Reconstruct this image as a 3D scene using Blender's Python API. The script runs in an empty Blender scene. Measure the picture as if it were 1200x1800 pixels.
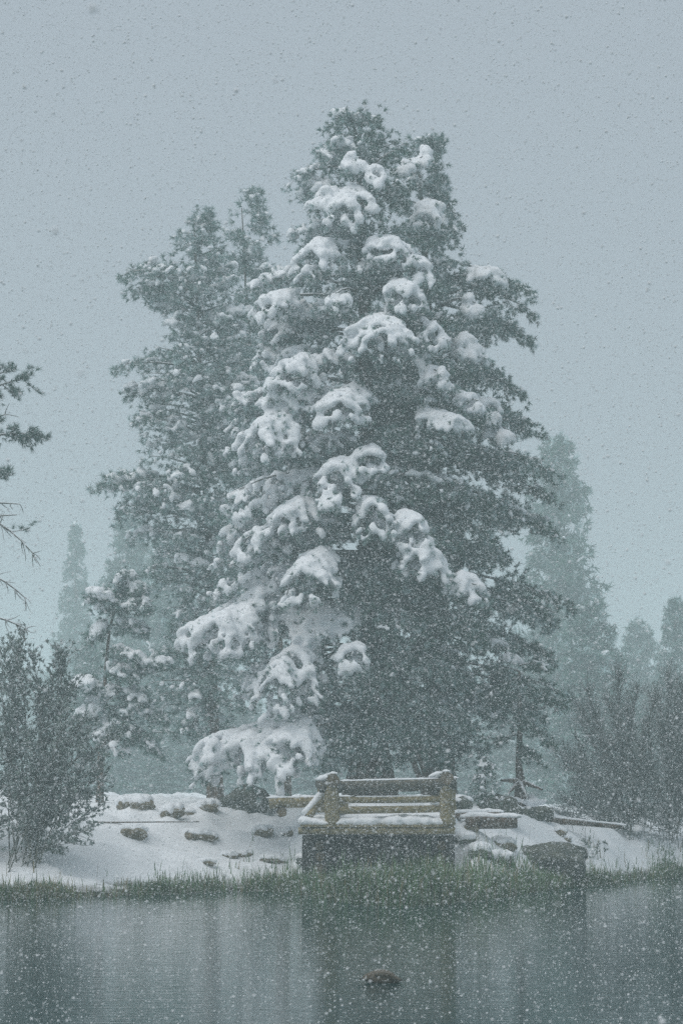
import bpy, bmesh, math, random
import numpy as np
from mathutils import Vector, Matrix

# ------------------------------------------------------------------ camera, sky, sun, exposure
sc = bpy.context.scene
COL = sc.collection
R = math.radians
EYE = 2.1                      # metres above the lake
FPX = 4000.0                   # focal length in photograph pixels (1200 x 1800)
PITCH = math.atan(500.0 / FPX)

cam_data = bpy.data.cameras.new('camera')
cam_data.sensor_fit = 'VERTICAL'
cam_data.sensor_height = 36.0
cam_data.sensor_width = 24.0
cam_data.lens = 36.0 * FPX / 1800.0
cam_data.clip_start = 0.1
cam_data.clip_end = 2000.0
cam_data.dof.use_dof = True
cam_data.dof.focus_distance = 52.0
cam_data.dof.aperture_fstop = 8.0
cam = bpy.data.objects.new('camera', cam_data)
COL.objects.link(cam)
cam.location = (0, 0, EYE)
cam.rotation_euler = (R(90) + PITCH, 0, 0)
sc.camera = cam

world = bpy.data.worlds.new('World')
sc.world = world
world.use_nodes = True
wn = world.node_tree
bg = wn.nodes['Background']
SUN_EL, SUN_AZ = R(62), R(215)      # high, behind the camera and to its left, lost in cloud
sky = wn.nodes.new('ShaderNodeTexSky')
sky.sky_type = 'NISHITA'
sky.sun_disc = False
sky.sun_elevation = SUN_EL
sky.sun_rotation = SUN_AZ
sky.dust_density = 6.0
sky.air_density = 1.0
cloud = wn.nodes.new('ShaderNodeRGB')
cloud.outputs[0].default_value = (4.38, 4.93, 5.52, 1)      # unbroken snow cloud
mixw = wn.nodes.new('ShaderNodeMix')
mixw.data_type = 'RGBA'
mixw.inputs[0].default_value = 0.90
wn.links.new(sky.outputs[0], mixw.inputs[6])
wn.links.new(cloud.outputs[0], mixw.inputs[7])
wn.links.new(mixw.outputs[2], bg.inputs[0])
bg.inputs[1].default_value = 0.10

sun_data = bpy.data.lights.new('sun', 'SUN')
sun_data.energy = 1.5
sun_data.angle = R(60)
sun_data.color = (1.0, 0.98, 0.95)
sun = bpy.data.objects.new('sun', sun_data)
COL.objects.link(sun)
d = Vector((-0.45, -0.40, 1.0)).normalized()
sun.rotation_euler = d.to_track_quat('Z', 'Y').to_euler()

sc.view_settings.view_transform = 'Standard'
sc.view_settings.look = 'None'
sc.view_settings.gamma = 1.0
sc.view_settings.exposure = 0.06
sc.view_settings.use_curve_mapping = False
sc.render.engine = 'CYCLES'
sc.cycles.max_bounces = 5
sc.cycles.diffuse_bounces = 3
sc.cycles.glossy_bounces = 2
sc.cycles.transmission_bounces = 2
sc.cycles.volume_bounces = 2
sc.cycles.transparent_max_bounces = 4
sc.cycles.use_denoising = False
sc.cycles.caustics_reflective = False
sc.cycles.caustics_refractive = False

# ------------------------------------------------------------------ helpers
CP, SP = math.cos(PITCH), math.sin(PITCH)

def ray(px, py):
    u = (px - 600.0) / FPX
    v = (900.0 - py) / FPX
    return Vector((u, CP - v * SP, SP + v * CP))

def at(px, py, Y):
    """point of the place seen at a pixel of the photograph, Y metres away"""
    r = ray(px, py)
    return Vector((r.x / r.y * Y, Y, EYE + r.z / r.y * Y))

def ppm(Y):
    return FPX / Y

def link(o, parent=None):
    COL.objects.link(o)
    if parent is not None:
        o.parent = parent
    return o

def empty(name, loc, label=None, cat=None, group=None):
    o = bpy.data.objects.new(name, None)
    o.empty_display_size = 0.2
    o.location = loc
    tag(o, label, cat, group)
    return link(o)

def tag(o, label=None, cat=None, group=None, kind=None):
    if label: o['label'] = label
    if cat: o['category'] = cat
    if group: o['group'] = group
    if kind: o['kind'] = kind
    return o

def tri_mesh(name, v, f, smooth=False, attr=None):
    v = np.asarray(v, np.float32); f = np.asarray(f, np.int32)
    me = bpy.data.meshes.new(name)
    n = f.shape[1]
    me.vertices.add(len(v)); me.vertices.foreach_set('co', v.ravel())
    me.loops.add(f.size); me.loops.foreach_set('vertex_index', f.ravel())
    me.polygons.add(len(f))
    me.polygons.foreach_set('loop_start', np.arange(0, f.size, n, dtype=np.int32))
    me.polygons.foreach_set('use_smooth', np.full(len(f), smooth))
    if attr is not None:
        a = me.attributes.new('frost', 'FLOAT', 'POINT')
        a.data.foreach_set('value', np.asarray(attr, np.float32))
    me.update(calc_edges=True)
    return me

def mesh_obj(name, v, f, mat, parent=None, smooth=False, attr=None):
    me = tri_mesh(name, v, f, smooth, attr)
    me.materials.append(mat)
    return link(bpy.data.objects.new(name, me), parent)

def bm_obj(name, bm, mat, parent=None, smooth=True):
    me = bpy.data.meshes.new(name)
    bm.to_mesh(me); bm.free()
    if smooth:
        me.polygons.foreach_set('use_smooth', np.ones(len(me.polygons), bool))
    me.materials.append(mat)
    return link(bpy.data.objects.new(name, me), parent)

def hash2(i, j, s=0):
    n = (i * 374761393 + j * 668265263 + s * 974634541) & 0x7fffffff
    n = ((n ^ (n >> 13)) * 1274126177) & 0x7fffffff
    return ((n ^ (n >> 16)) & 0xffff) / 65535.0

def vnoise(x, y, s=0):
    x = np.asarray(x, float); y = np.asarray(y, float)
    xi = np.floor(x).astype(np.int64); yi = np.floor(y).astype(np.int64)
    fx = x - xi; fy = y - yi
    fx = fx * fx * (3 - 2 * fx); fy = fy * fy * (3 - 2 * fy)
    a = hash2(xi, yi, s); b = hash2(xi + 1, yi, s); c = hash2(xi, yi + 1, s); e = hash2(xi + 1, yi + 1, s)
    return (a + (b - a) * fx) * (1 - fy) + (c + (e - c) * fx) * fy - 0.5

def norm(v):
    return v / (np.linalg.norm(v, axis=-1, keepdims=True) + 1e-9)

# ------------------------------------------------------------------ materials
def material(name):
    m = bpy.data.materials.new(name)
    m.use_nodes = True
    nt = m.node_tree
    return m, nt, nt.nodes['Principled BSDF']

def nd(nt, t, **kw):
    n = nt.nodes.new(t)
    for k, v in kw.items():
        setattr(n, k, v)
    return n

def noise_mat(name, c1, c2, scale=4.0, rough=0.9, bump=0.0, stretch=(1, 1, 1), detail=4.0, lo=0.35, hi=0.65, spec=0.2, c3=None):
    m, nt, p = material(name)
    tc = nd(nt, 'ShaderNodeTexCoord'); mp = nd(nt, 'ShaderNodeMapping'); mp.inputs['Scale'].default_value = stretch
    no = nd(nt, 'ShaderNodeTexNoise'); no.inputs['Scale'].default_value = scale; no.inputs['Detail'].default_value = detail
    cr = nd(nt, 'ShaderNodeValToRGB')
    cr.color_ramp.elements[0].position = lo; cr.color_ramp.elements[0].color = (*c1, 1)
    cr.color_ramp.elements[1].position = hi; cr.color_ramp.elements[1].color = (*c2, 1)
    if c3:
        e = cr.color_ramp.elements.new((lo + hi) / 2); e.color = (*c3, 1)
    nt.links.new(tc.outputs['Object'], mp.inputs[0]); nt.links.new(mp.outputs[0], no.inputs['Vector'])
    nt.links.new(no.outputs[0], cr.inputs[0]); nt.links.new(cr.outputs[0], p.inputs['Base Color'])
    p.inputs['Roughness'].default_value = rough
    p.inputs['Specular IOR Level'].default_value = spec
    if bump:
        b = nd(nt, 'ShaderNodeBump'); b.inputs['Strength'].default_value = bump; b.inputs['Distance'].default_value = 0.05
        nt.links.new(no.outputs[0], b.inputs['Height']); nt.links.new(b.outputs[0], p.inputs['Normal'])
    return m

SNOW_C = (0.86, 0.88, 0.91)

def add_settled_snow(m, lo=0.55, hi=0.8, nscale=6.0):
    """thin snow lying on the faces of a thing that look up"""
    nt = m.node_tree; p = nt.nodes['Principled BSDF']
    src = p.inputs['Base Color'].links[0].from_socket
    g = nd(nt, 'ShaderNodeNewGeometry'); s = nd(nt, 'ShaderNodeSeparateXYZ')
    no = nd(nt, 'ShaderNodeTexNoise'); no.inputs['Scale'].default_value = nscale; no.inputs['Detail'].default_value = 5
    tc = nd(nt, 'ShaderNodeTexCoord')
    ma = nd(nt, 'ShaderNodeMath', operation='MULTIPLY_ADD'); ma.inputs[1].default_value = 0.7; 
    mr = nd(nt, 'ShaderNodeMapRange'); mr.inputs[1].default_value = lo + 0.35; mr.inputs[2].default_value = hi + 0.35
    mx = nd(nt, 'ShaderNodeMix', data_type='RGBA'); mx.inputs[7].default_value = (*SNOW_C, 1)
    nt.links.new(g.outputs['Normal'], s.inputs[0]); nt.links.new(tc.outputs['Object'], no.inputs['Vector'])
    nt.links.new(no.outputs[0], ma.inputs[0]); nt.links.new(s.outputs[2], ma.inputs[2])
    nt.links.new(ma.outputs[0], mr.inputs[0]); nt.links.new(mr.outputs[0], mx.inputs[0])
    nt.links.new(src, mx.inputs[6]); nt.links.new(mx.outputs[2], p.inputs['Base Color'])
    return m

M_SNOW = noise_mat('snow', (0.85, 0.875, 0.91), (0.90, 0.915, 0.935), 9.0, 0.85, 0.25, detail=6)

def needle_mat(name, dark, light, frost=(0.62, 0.67, 0.70)):
    m, nt, p = material(name)
    at_ = nd(nt, 'ShaderNodeAttribute', attribute_name='frost')
    tc = nd(nt, 'ShaderNodeTexCoord'); no = nd(nt, 'ShaderNodeTexNoise')
    no.inputs['Scale'].default_value = 1.7; no.inputs['Detail'].default_value = 3
    mx = nd(nt, 'ShaderNodeMix', data_type='RGBA'); mx.inputs[6].default_value = (*dark, 1); mx.inputs[7].default_value = (*light, 1)
    m2 = nd(nt, 'ShaderNodeMix', data_type='RGBA'); m2.inputs[7].default_value = (*frost, 1)
    nt.links.new(tc.outputs['Object'], no.inputs['Vector']); nt.links.new(no.outputs[0], mx.inputs[0])
    nt.links.new(at_.outputs['Fac'], m2.inputs[0]); nt.links.new(mx.outputs[2], m2.inputs[6])
    nt.links.new(m2.outputs[2], p.inputs['Base Color'])
    p.inputs['Roughness'].default_value = 0.8; p.inputs['Specular IOR Level'].default_value = 0.15
    return m

M_NEEDLE = needle_mat('pine needles', (0.009, 0.052, 0.034), (0.032, 0.138, 0.074), (0.52, 0.65, 0.66))
M_LEAF = needle_mat('dusted leaves', (0.040, 0.095, 0.055), (0.085, 0.165, 0.090))
M_BARK = add_settled_snow(noise_mat('bark', (0.055, 0.042, 0.034), (0.17, 0.115, 0.080), 5.0, 0.95, 0.6, (3, 3, 0.7)), 0.55, 0.85)
M_TWIG = add_settled_snow(noise_mat('twig bark', (0.075, 0.080, 0.066), (0.17, 0.17, 0.135), 3.0, 0.95), 0.2, 0.6)
M_WOOD = noise_mat('weathered log', (0.13, 0.112, 0.066), (0.38, 0.315, 0.18), 5.0, 0.85, 0.35, (2, 5, 5), c3=(0.24, 0.20, 0.11))
M_GREYWOOD = noise_mat('grey barkless log', (0.055, 0.055, 0.048), (0.19, 0.165, 0.125), 5.0, 0.85, 0.4, (2, 5, 5), c3=(0.10, 0.095, 0.08))
M_SHADEWOOD = noise_mat('shade darkened log', (0.010, 0.012, 0.013), (0.036, 0.034, 0.030), 4.0, 0.8, 0.4, (1, 6, 6))  # log colour darkened to paint in the shade under the deck
M_ENDGRAIN = noise_mat('end grain', (0.10, 0.08, 0.055), (0.22, 0.17, 0.11), 14.0, 0.9, 0.2)
M_ROCK = noise_mat('brown rock', (0.10, 0.088, 0.062), (0.26, 0.22, 0.155), 5.0, 0.95, 0.6, c3=(0.17, 0.145, 0.10))
M_MOSSROCK = add_settled_snow(noise_mat('mossy rock', (0.04, 0.048, 0.040), (0.12, 0.125, 0.10), 4.0, 0.95, 0.7), 0.98, 1.2, 9.0)
M_GRASS = noise_mat('sedge grass', (0.060, 0.138, 0.060), (0.150, 0.245, 0.115), 1.2, 0.8)
M_STRAW = noise_mat('dry sedge', (0.17, 0.15, 0.08), (0.30, 0.26, 0.15), 1.2, 0.8)

# ------------------------------------------------------------------ ground, shore, water
SHORE_PX = [(-900, 1584), (-300, 1584), (0, 1582), (150, 1577), (300, 1571), (420, 1567), (500, 1567), (560, 1578), (620, 1588), (700, 1592),
            (780, 1588), (840, 1580), (900, 1574), (980, 1562), (1060, 1553), (1140, 1546), (1200, 1542), (1500, 1538), (2300, 1538)]
def water_pt(px, py):
    r = ray(px, py); t = -EYE / r.z
    return r.x * t, r.y * t
_sp = sorted(water_pt(*p) for p in SHORE_PX)
SX = np.array([p[0] for p in _sp]); SY = np.array([p[1] for p in _sp])

def shore_y(x):
    x = np.asarray(x, float)
    return np.interp(x, SX, SY) + 0.35 * vnoise(x * 0.9, x * 0 + 3.3, 1) + 0.16 * vnoise(x * 3.1, x * 0 + 7.1, 2)

def height(x, y):
    x = np.asarray(x, float); y = np.asarray(y, float)
    d = y - shore_y(x)
    top = np.interp(x, [-40, -9, 2.5, 4.4, 5.8, 7.3, 9, 12, 40], [1.82, 1.82, 1.84, 1.82, 1.50, 1.28, 1.12, 1.1, 1.4])
    W = np.interp(x, [-9, 2, 4.3, 5.8, 7.3, 9], [8.2, 8.0, 7.0, 5.0, 3.4, 3.2])
    t = np.clip(d / W, 0, 1)
    z = top * (0.35 * t + 0.65 * (t * t * (3 - 2 * t)))
    ramp = np.clip(d / 2.0, 0, 1)
    z = z + ramp * (0.24 * vnoise(x * 0.55, y * 0.55, 3) + 0.30 * vnoise(x * 1.2, y * 1.7, 4) + 0.20 * vnoise(x * 2.4, y * 3.4, 5) + 0.07 * vnoise(x * 6.0, y * 8.0, 8))
    z = z + np.clip(d - W, 0, 300) * 0.004 + np.clip(d - 14, 0, 1) * 0.9 * vnoise(x * 0.08, y * 0.08, 6)
    px_ = np.clip(1 - (np.abs(x - 0.80) - 1.75) / 0.5, 0, 1); py_ = np.clip(1 - (y - 51.9) / 0.9, 0, 1)
    cut = px_ * py_
    z = z * (1 - cut) + cut * np.minimum(z, 0.10 + 0.02 * np.clip(d, 0, 9))
    under = -0.9 * np.clip(-d / 5.0, 0, 1) ** 0.8 - 0.02 * np.clip(-d * 4, 0, 1)
    return np.where(d < 0, under, z)

def gz(x, y):
    return float(height(np.array([x]), np.array([y]))[0])

def on_ground(px, py, y0=44.0, y1=59.5):
    """where the view ray through a photograph pixel meets the bank"""
    r = ray(px, py)
    ys = np.arange(y0, y1, 0.04); xs = r.x / r.y * ys; zs = EYE + r.z / r.y * ys
    hit = np.nonzero(zs <= height(xs, ys))[0]
    i = hit[0] if len(hit) else len(ys) - 1
    return Vector((xs[i], ys[i], min(float(zs[i]), gz(xs[i], ys[i]))))

def axis(parts):
    return np.concatenate([np.arange(a, b, s) for a, b, s in parts] + [[parts[-1][1]]])
gx = axis([(-200, -40, 10), (-40, -14, 1.5), (-14, 15, 0.15), (15, 40, 1.5), (40, 200, 10)])
gy = axis([(-20, 36, 4), (36, 43, 0.8), (43, 66, 0.13), (66, 90, 0.8), (90, 398, 8)])
GX, GY = np.meshgrid(gx, gy)
GZ = height(GX, GY)
nx, ny = len(gx), len(gy)
idx = np.arange(nx * ny).reshape(ny, nx)
gf = np.stack([idx[:-1, :-1], idx[:-1, 1:], idx[1:, 1:], idx[1:, :-1]], -1).reshape(-1, 4)
m, nt, p = material('snowy ground')
ge = nd(nt, 'ShaderNodeNewGeometry'); sp_ = nd(nt, 'ShaderNodeSeparateXYZ')
n1 = nd(nt, 'ShaderNodeTexNoise'); n1.inputs['Scale'].default_value = 2.2; n1.inputs['Detail'].default_value = 6
ma = nd(nt, 'ShaderNodeMath', operation='MULTIPLY_ADD'); ma.inputs[1].default_value = -0.5
mr = nd(nt, 'ShaderNodeMapRange'); mr.inputs[1].default_value = -0.22; mr.inputs[2].default_value = -0.02
mud = nd(nt, 'ShaderNodeMix', data_type='RGBA'); mud.inputs[6].default_value = (0.045, 0.042, 0.030, 1); mud.inputs[7].default_value = (0.88, 0.90, 0.925, 1)
bp = nd(nt, 'ShaderNodeBump'); bp.inputs['Strength'].default_value = 0.35; bp.inputs['Distance'].default_value = 0.08
n2 = nd(nt, 'ShaderNodeTexNoise'); n2.inputs['Scale'].default_value = 5.0; n2.inputs['Detail'].default_value = 7
nt.links.new(ge.outputs['Position'], sp_.inputs[0]); nt.links.new(ge.outputs['Position'], n1.inputs['Vector']); nt.links.new(ge.outputs['Position'], n2.inputs['Vector'])
nt.links.new(n1.outputs[0], ma.inputs[0]); nt.links.new(sp_.outputs[2], ma.inputs[2]); nt.links.new(ma.outputs[0], mr.inputs[0])
nt.links.new(mr.outputs[0], mud.inputs[0]); nt.links.new(mud.outputs[2], p.inputs['Base Color'])
nt.links.new(n2.outputs[0], bp.inputs['Height']); nt.links.new(bp.outputs[0], p.inputs['Normal'])
p.inputs['Roughness'].default_value = 0.9; p.inputs['Specular IOR Level'].default_value = 0.1
ground = mesh_obj('ground', np.stack([GX, GY, GZ], -1).reshape(-1, 3), gf, m, smooth=True)
tag(ground, 'snow covered lake bank sloping down to the water', kind='structure')

m, nt, p = material('lake water')
p.inputs['Base Color'].default_value = (0.018, 0.056, 0.058, 1)
p.inputs['Roughness'].default_value = 0.06
p.inputs['IOR'].default_value = 1.333
ge = nd(nt, 'ShaderNodeNewGeometry')
mp = nd(nt, 'ShaderNodeMapping'); mp.inputs['Scale'].default_value = (0.40, 3.2, 1)
na = nd(nt, 'ShaderNodeTexNoise'); na.inputs['Scale'].default_value = 2.2; na.inputs['Detail'].default_value = 4
b1 = nd(nt, 'ShaderNodeBump'); b1.inputs['Strength'].default_value = 0.30; b1.inputs['Distance'].default_value = 0.02
nt.links.new(ge.outputs['Position'], mp.inputs[0]); nt.links.new(mp.outputs[0], na.inputs['Vector'])
nt.links.new(na.outputs[0], b1.inputs['Height']); nt.links.new(b1.outputs[0], p.inputs['Normal'])
water = mesh_obj('water', [(-198, -19, 0), (198, -19, 0), (198, 90, 0), (-198, 90, 0)], [(0, 1, 2, 3)], m)
tag(water, 'dark rippled lake water reflecting the snowy trees', kind='structure')

# ------------------------------------------------------------------ tree building kit
def tuft_template(rng, n, length, width, spread=1.25):
    v = []
    for i in range(n):
        a = rng.uniform(0, 2 * math.pi); th = spread * math.sqrt(rng.uniform(0.02, 1))
        L = length * rng.uniform(0.7, 1.1)
        dr = np.array([math.sin(th) * math.cos(a), math.sin(th) * math.sin(a), math.cos(th)])
        s = norm(np.cross(dr, rng.normal(size=3))) * width * 0.5
        o = np.array([0, 0, rng.uniform(-0.35, 0.25) * length])
        v += [o - s, o + s, o + dr * L]
    return np.array(v)

class Geo:
    """collects the tufts, snow lumps and limbs of one tree"""
    def __init__(self):
        self.tp, self.td, self.ts, self.tf = [], [], [], []
        self.bp, self.br, self.bd = [], [], []
        self.tv, self.tq, self.nv = [], [], 0
    def tuft(self, p, dr, s, f):
        self.tp.append(p); self.td.append(dr); self.ts.append(s); self.tf.append(f)
    def blob(self, p, r, d=(1.0, 0.0, 0.0)):
        self.bp.append(p); self.br.append(r); self.bd.append(d)
    def tube(self, pts, r0, r1, sides=5, wob=0.0, rng=None, close=False):
        pts = np.asarray(pts, float); n = len(pts)
        tan = np.gradient(pts, axis=0); tan = norm(tan)
        ref = np.where(np.abs(tan[:, 2:3]) > 0.9, np.array([[1.0, 0, 0]]), np.array([[0, 0, 1.0]]))
        u = norm(np.cross(tan, ref)); w = np.cross(tan, u)
        rr = np.linspace(r0, r1, n) if np.isscalar(r0) else np.asarray(r0)
        a = np.linspace(0, 2 * math.pi, sides, endpoint=False)
        rad = rr[:, None] * np.ones((1, sides))
        if wob: rad = rad * (1 + rng.uniform(-wob, wob, rad.shape))
        ring = pts[:, None, :] + rad[..., None] * (np.cos(a)[None, :, None] * u[:, None, :] + np.sin(a)[None, :, None] * w[:, None, :])
        k = self.nv; b = np.arange(sides)
        self.tv.append(ring.reshape(-1, 3))
        for i in range(n - 1):
            o = k + i * sides
            self.tq.append(np.stack([o + b, o + (b + 1) % sides, o + sides + (b + 1) % sides, o + sides + b], -1))
        self.nv += n * sides

def crown_mesh(name, g, rng, needles, length, width, ntemp=8, spread=1.25):
    if not g.tp: return None
    P = np.array(g.tp); D = norm(np.array(g.td)); S = np.array(g.ts); F = np.array(g.tf)
    tm = [tuft_template(rng, needles, length, width, spread) for _ in range(ntemp)]
    pick = rng.integers(0, ntemp, len(P))
    up = norm(rng.normal(size=D.shape))
    X = norm(np.cross(up, D)); Y = np.cross(D, X)
    VV, FF = [], []
    for k in range(ntemp):
        s = np.nonzero(pick == k)[0]
        t = tm[k]
        v = (t[None, :, 0:1] * X[s][:, None] + t[None, :, 1:2] * Y[s][:, None] + t[None, :, 2:3] * D[s][:, None]) * S[s][:, None, None] + P[s][:, None]
        fr = np.clip(F[s][:, None] + rng.uniform(-0.18, 0.18, (len(s), len(t) // 3)), 0, 1)
        VV.append(v.reshape(-1, 3)); FF.append(np.repeat(fr.ravel(), 3))
    V = np.concatenate(VV); A = np.concatenate(FF)
    return tri_mesh(name, V, np.arange(len(V)).reshape(-1, 3), False, A)

_bm = bmesh.new(); bmesh.ops.create_icosphere(_bm, subdivisions=1, radius=1.0)
ICO_V = np.array([v.co[:] for v in _bm.verts]); ICO_F = np.array([[v.index for v in f.verts] for f in _bm.faces]); _bm.free()

def snow_mesh(name, P, RR, voxel, squash=0.75, smooth=5, D=None, rough=0.0):
    """lumps of snow run together into pillows"""
    P = np.asarray(P, float); RR = np.asarray(RR, float)
    if RR.ndim == 1: RR = np.stack([RR, RR, RR * squash], -1)
    if D is None:
        V = (ICO_V[None] * RR[:, None, :] + P[:, None, :]).reshape(-1, 3)
    else:
        D = norm(np.asarray(D, float)); S_ = norm(np.cross(UP, D) + 1e-6); U_ = np.cross(D, S_)
        W = ICO_V[None] * RR[:, None, :] * np.array([1.4, 1.0, 1.0])
        V = (W[..., 0:1] * D[:, None] + W[..., 1:2] * S_[:, None] + W[..., 2:3] * U_[:, None] + P[:, None]).reshape(-1, 3)
    F = (ICO_F[None] + (np.arange(len(P)) * len(ICO_V))[:, None, None]).reshape(-1, 3)
    tmp = bpy.data.objects.new('tmp', tri_mesh('tmp', V, F))
    COL.objects.link(tmp)
    md = tmp.modifiers.new('r', 'REMESH'); md.mode = 'VOXEL'; md.voxel_size = voxel
    ms = tmp.modifiers.new('s', 'SMOOTH'); ms.factor = 0.5; ms.iterations = smooth
    if rough:
        tx = bpy.data.textures.get('snow_lumps') or bpy.data.textures.new('snow_lumps', 'CLOUDS')
        tx.noise_scale = 0.16; tx.noise_depth = 2
        mdp = tmp.modifiers.new('d', 'DISPLACE'); mdp.texture = tx; mdp.strength = rough; mdp.mid_level = 0.5; mdp.texture_coords = 'LOCAL'
    dg = bpy.context.evaluated_depsgraph_get()
    me = bpy.data.meshes.new_from_object(tmp.evaluated_get(dg))
    old = tmp.data
    bpy.data.objects.remove(tmp); bpy.data.meshes.remove(old)
    me.name = name
    me.polygons.foreach_set('use_smooth', np.ones(len(me.polygons), bool))
    me.materials.clear(); me.materials.append(M_SNOW)
    return me

def bez(a, b, c, t):
    t = np.asarray(t)[:, None]
    return (1 - t) ** 2 * a + 2 * t * (1 - t) * b + t * t * c

UP = np.array([0, 0, 1.0])

def bough(g, rng, base, tip, sag, half, span, droop, load, frost, ts=1.0, step=0.15, stations=None, blobr=0.13, wood=0.05, tuft_keep=1.0, lumps=1.0, dust=0.2):
    """one limb: a curved branch with side twigs, needle tufts and the snow it carries"""
    base = np.asarray(base, float); tip = np.asarray(tip, float)
    L = np.linalg.norm(tip - base)
    ctrl = base * 0.45 + tip * 0.55 + UP * sag
    tt = np.linspace(0, 1, 7)
    ax = bez(base, ctrl, tip, tt)
    g.tube(ax, wood, wood * 0.25, 4)
    n = stations or max(4, int(L * span / 0.22))
    for t in np.linspace(1 - span, 1.0, n):
        t = float(np.clip(t + rng.uniform(-0.03, 0.03), 0, 1))
        p = bez(base, ctrl, tip, [t])[0]
        dr = norm(bez(base, ctrl, tip, [min(1, t + 0.02)])[0] - bez(base, ctrl, tip, [t - 0.02])[0])
        u = (t - (1 - span)) / span
        shape = (0.45 + 0.55 * math.sin(min(1, u * 1.25 + 0.12) * math.pi * 0.72)) * (1.0 if u < 0.8 else 0.55 + 0.45 * (1 - u) / 0.2)
        side = norm(np.cross(dr, UP))
        for s in (-1, 1, 0):
            tl = half * shape * rng.uniform(0.65, 1.1) if s else 0.18
            td = norm(dr * rng.uniform(0.35, 0.9) + side * s * rng.uniform(0.7, 1.1) + UP * rng.uniform(-0.15, 0.25))
            k = max(1, int(tl / step))
            q0 = p
            pts = [p]
            for i in range(1, k + 1):
                w = i / k
                q = p + td * tl * w - UP * droop * w * w * rng.uniform(0.7, 1.2)
                pts.append(q)
                dd = norm(q - q0)
                q0 = q
                if rng.random() < tuft_keep:
                    for _ in range(2):
                        o = rng.normal(size=3) * 0.06 * ts
                        g.tuft(q + o, dd * 0.8 + UP * rng.uniform(0.0, 0.8) + rng.normal(size=3) * 0.35, ts * rng.uniform(0.8, 1.25), (rng.uniform(0.55, 0.95) if rng.random() < dust else frost + rng.uniform(-0.12, 0.12)))
                if load > 0.7 and rng.random() < 0.45:
                    g.tuft(q + UP * 0.12 + rng.normal(size=3) * 0.05, dd * 0.5 + UP * 0.9 + rng.normal(size=3) * 0.4, ts * rng.uniform(0.7, 1.0), rng.uniform(0.2, 0.7))
                if rng.random() < load * lumps:
                    r = blobr * (0.55 + 0.7 * load) * rng.uniform(0.65, 1.25) * (1.0 if w < 0.85 else 0.8)
                    g.blob(q + UP * (0.05 + 0.35 * r) + rng.normal(size=3) * 0.03, r, dd)
                    if load > 0.85 and rng.random() < 0.55:
                        g.blob(q + UP * (0.05 + 0.7 * r) - td * step * 0.5, r * rng.uniform(0.7, 1.1), dd)
            if k > 2:
                g.tube(np.array(pts), 0.014, 0.006, 3)

def finish_tree(name, label, g, base, rng, needles, length, width, voxel, mat=None, group=None, cat='pine tree', trunk=None, spread=1.25, squash=0.75):
    """link a tree: an empty at its foot with trunk, limbs, crown and snow"""
    root = empty(name, base, label, cat, group)
    b = np.array(base)
    if trunk is not None:
        tg = Geo()
        pts, r0 = trunk
        tg.tube(np.asarray(pts), r0, 0, 12, 0.07, rng)
        mesh_obj('trunk', np.concatenate(tg.tv) - b, np.concatenate(tg.tq), M_BARK, root, True)
    if g.nv:
        mesh_obj('limbs', np.concatenate(g.tv) - b, np.concatenate(g.tq), M_TWIG, root, True)['kind'] = 'stuff'
    if g.tp:
        g.tp = list(np.array(g.tp) - b)
        me = crown_mesh('crown', g, rng, needles, length, width, spread=spread)
        me.materials.append(mat or M_NEEDLE)
        link(bpy.data.objects.new('crown', me), root)
    if g.bp:
        me = snow_mesh('snow_load', np.array(g.bp) - b, g.br, voxel, squash, 2, g.bd, 0.09)
        o = link(bpy.data.objects.new('snow_load', me), root); o['kind'] = 'stuff'
    return root

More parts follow.
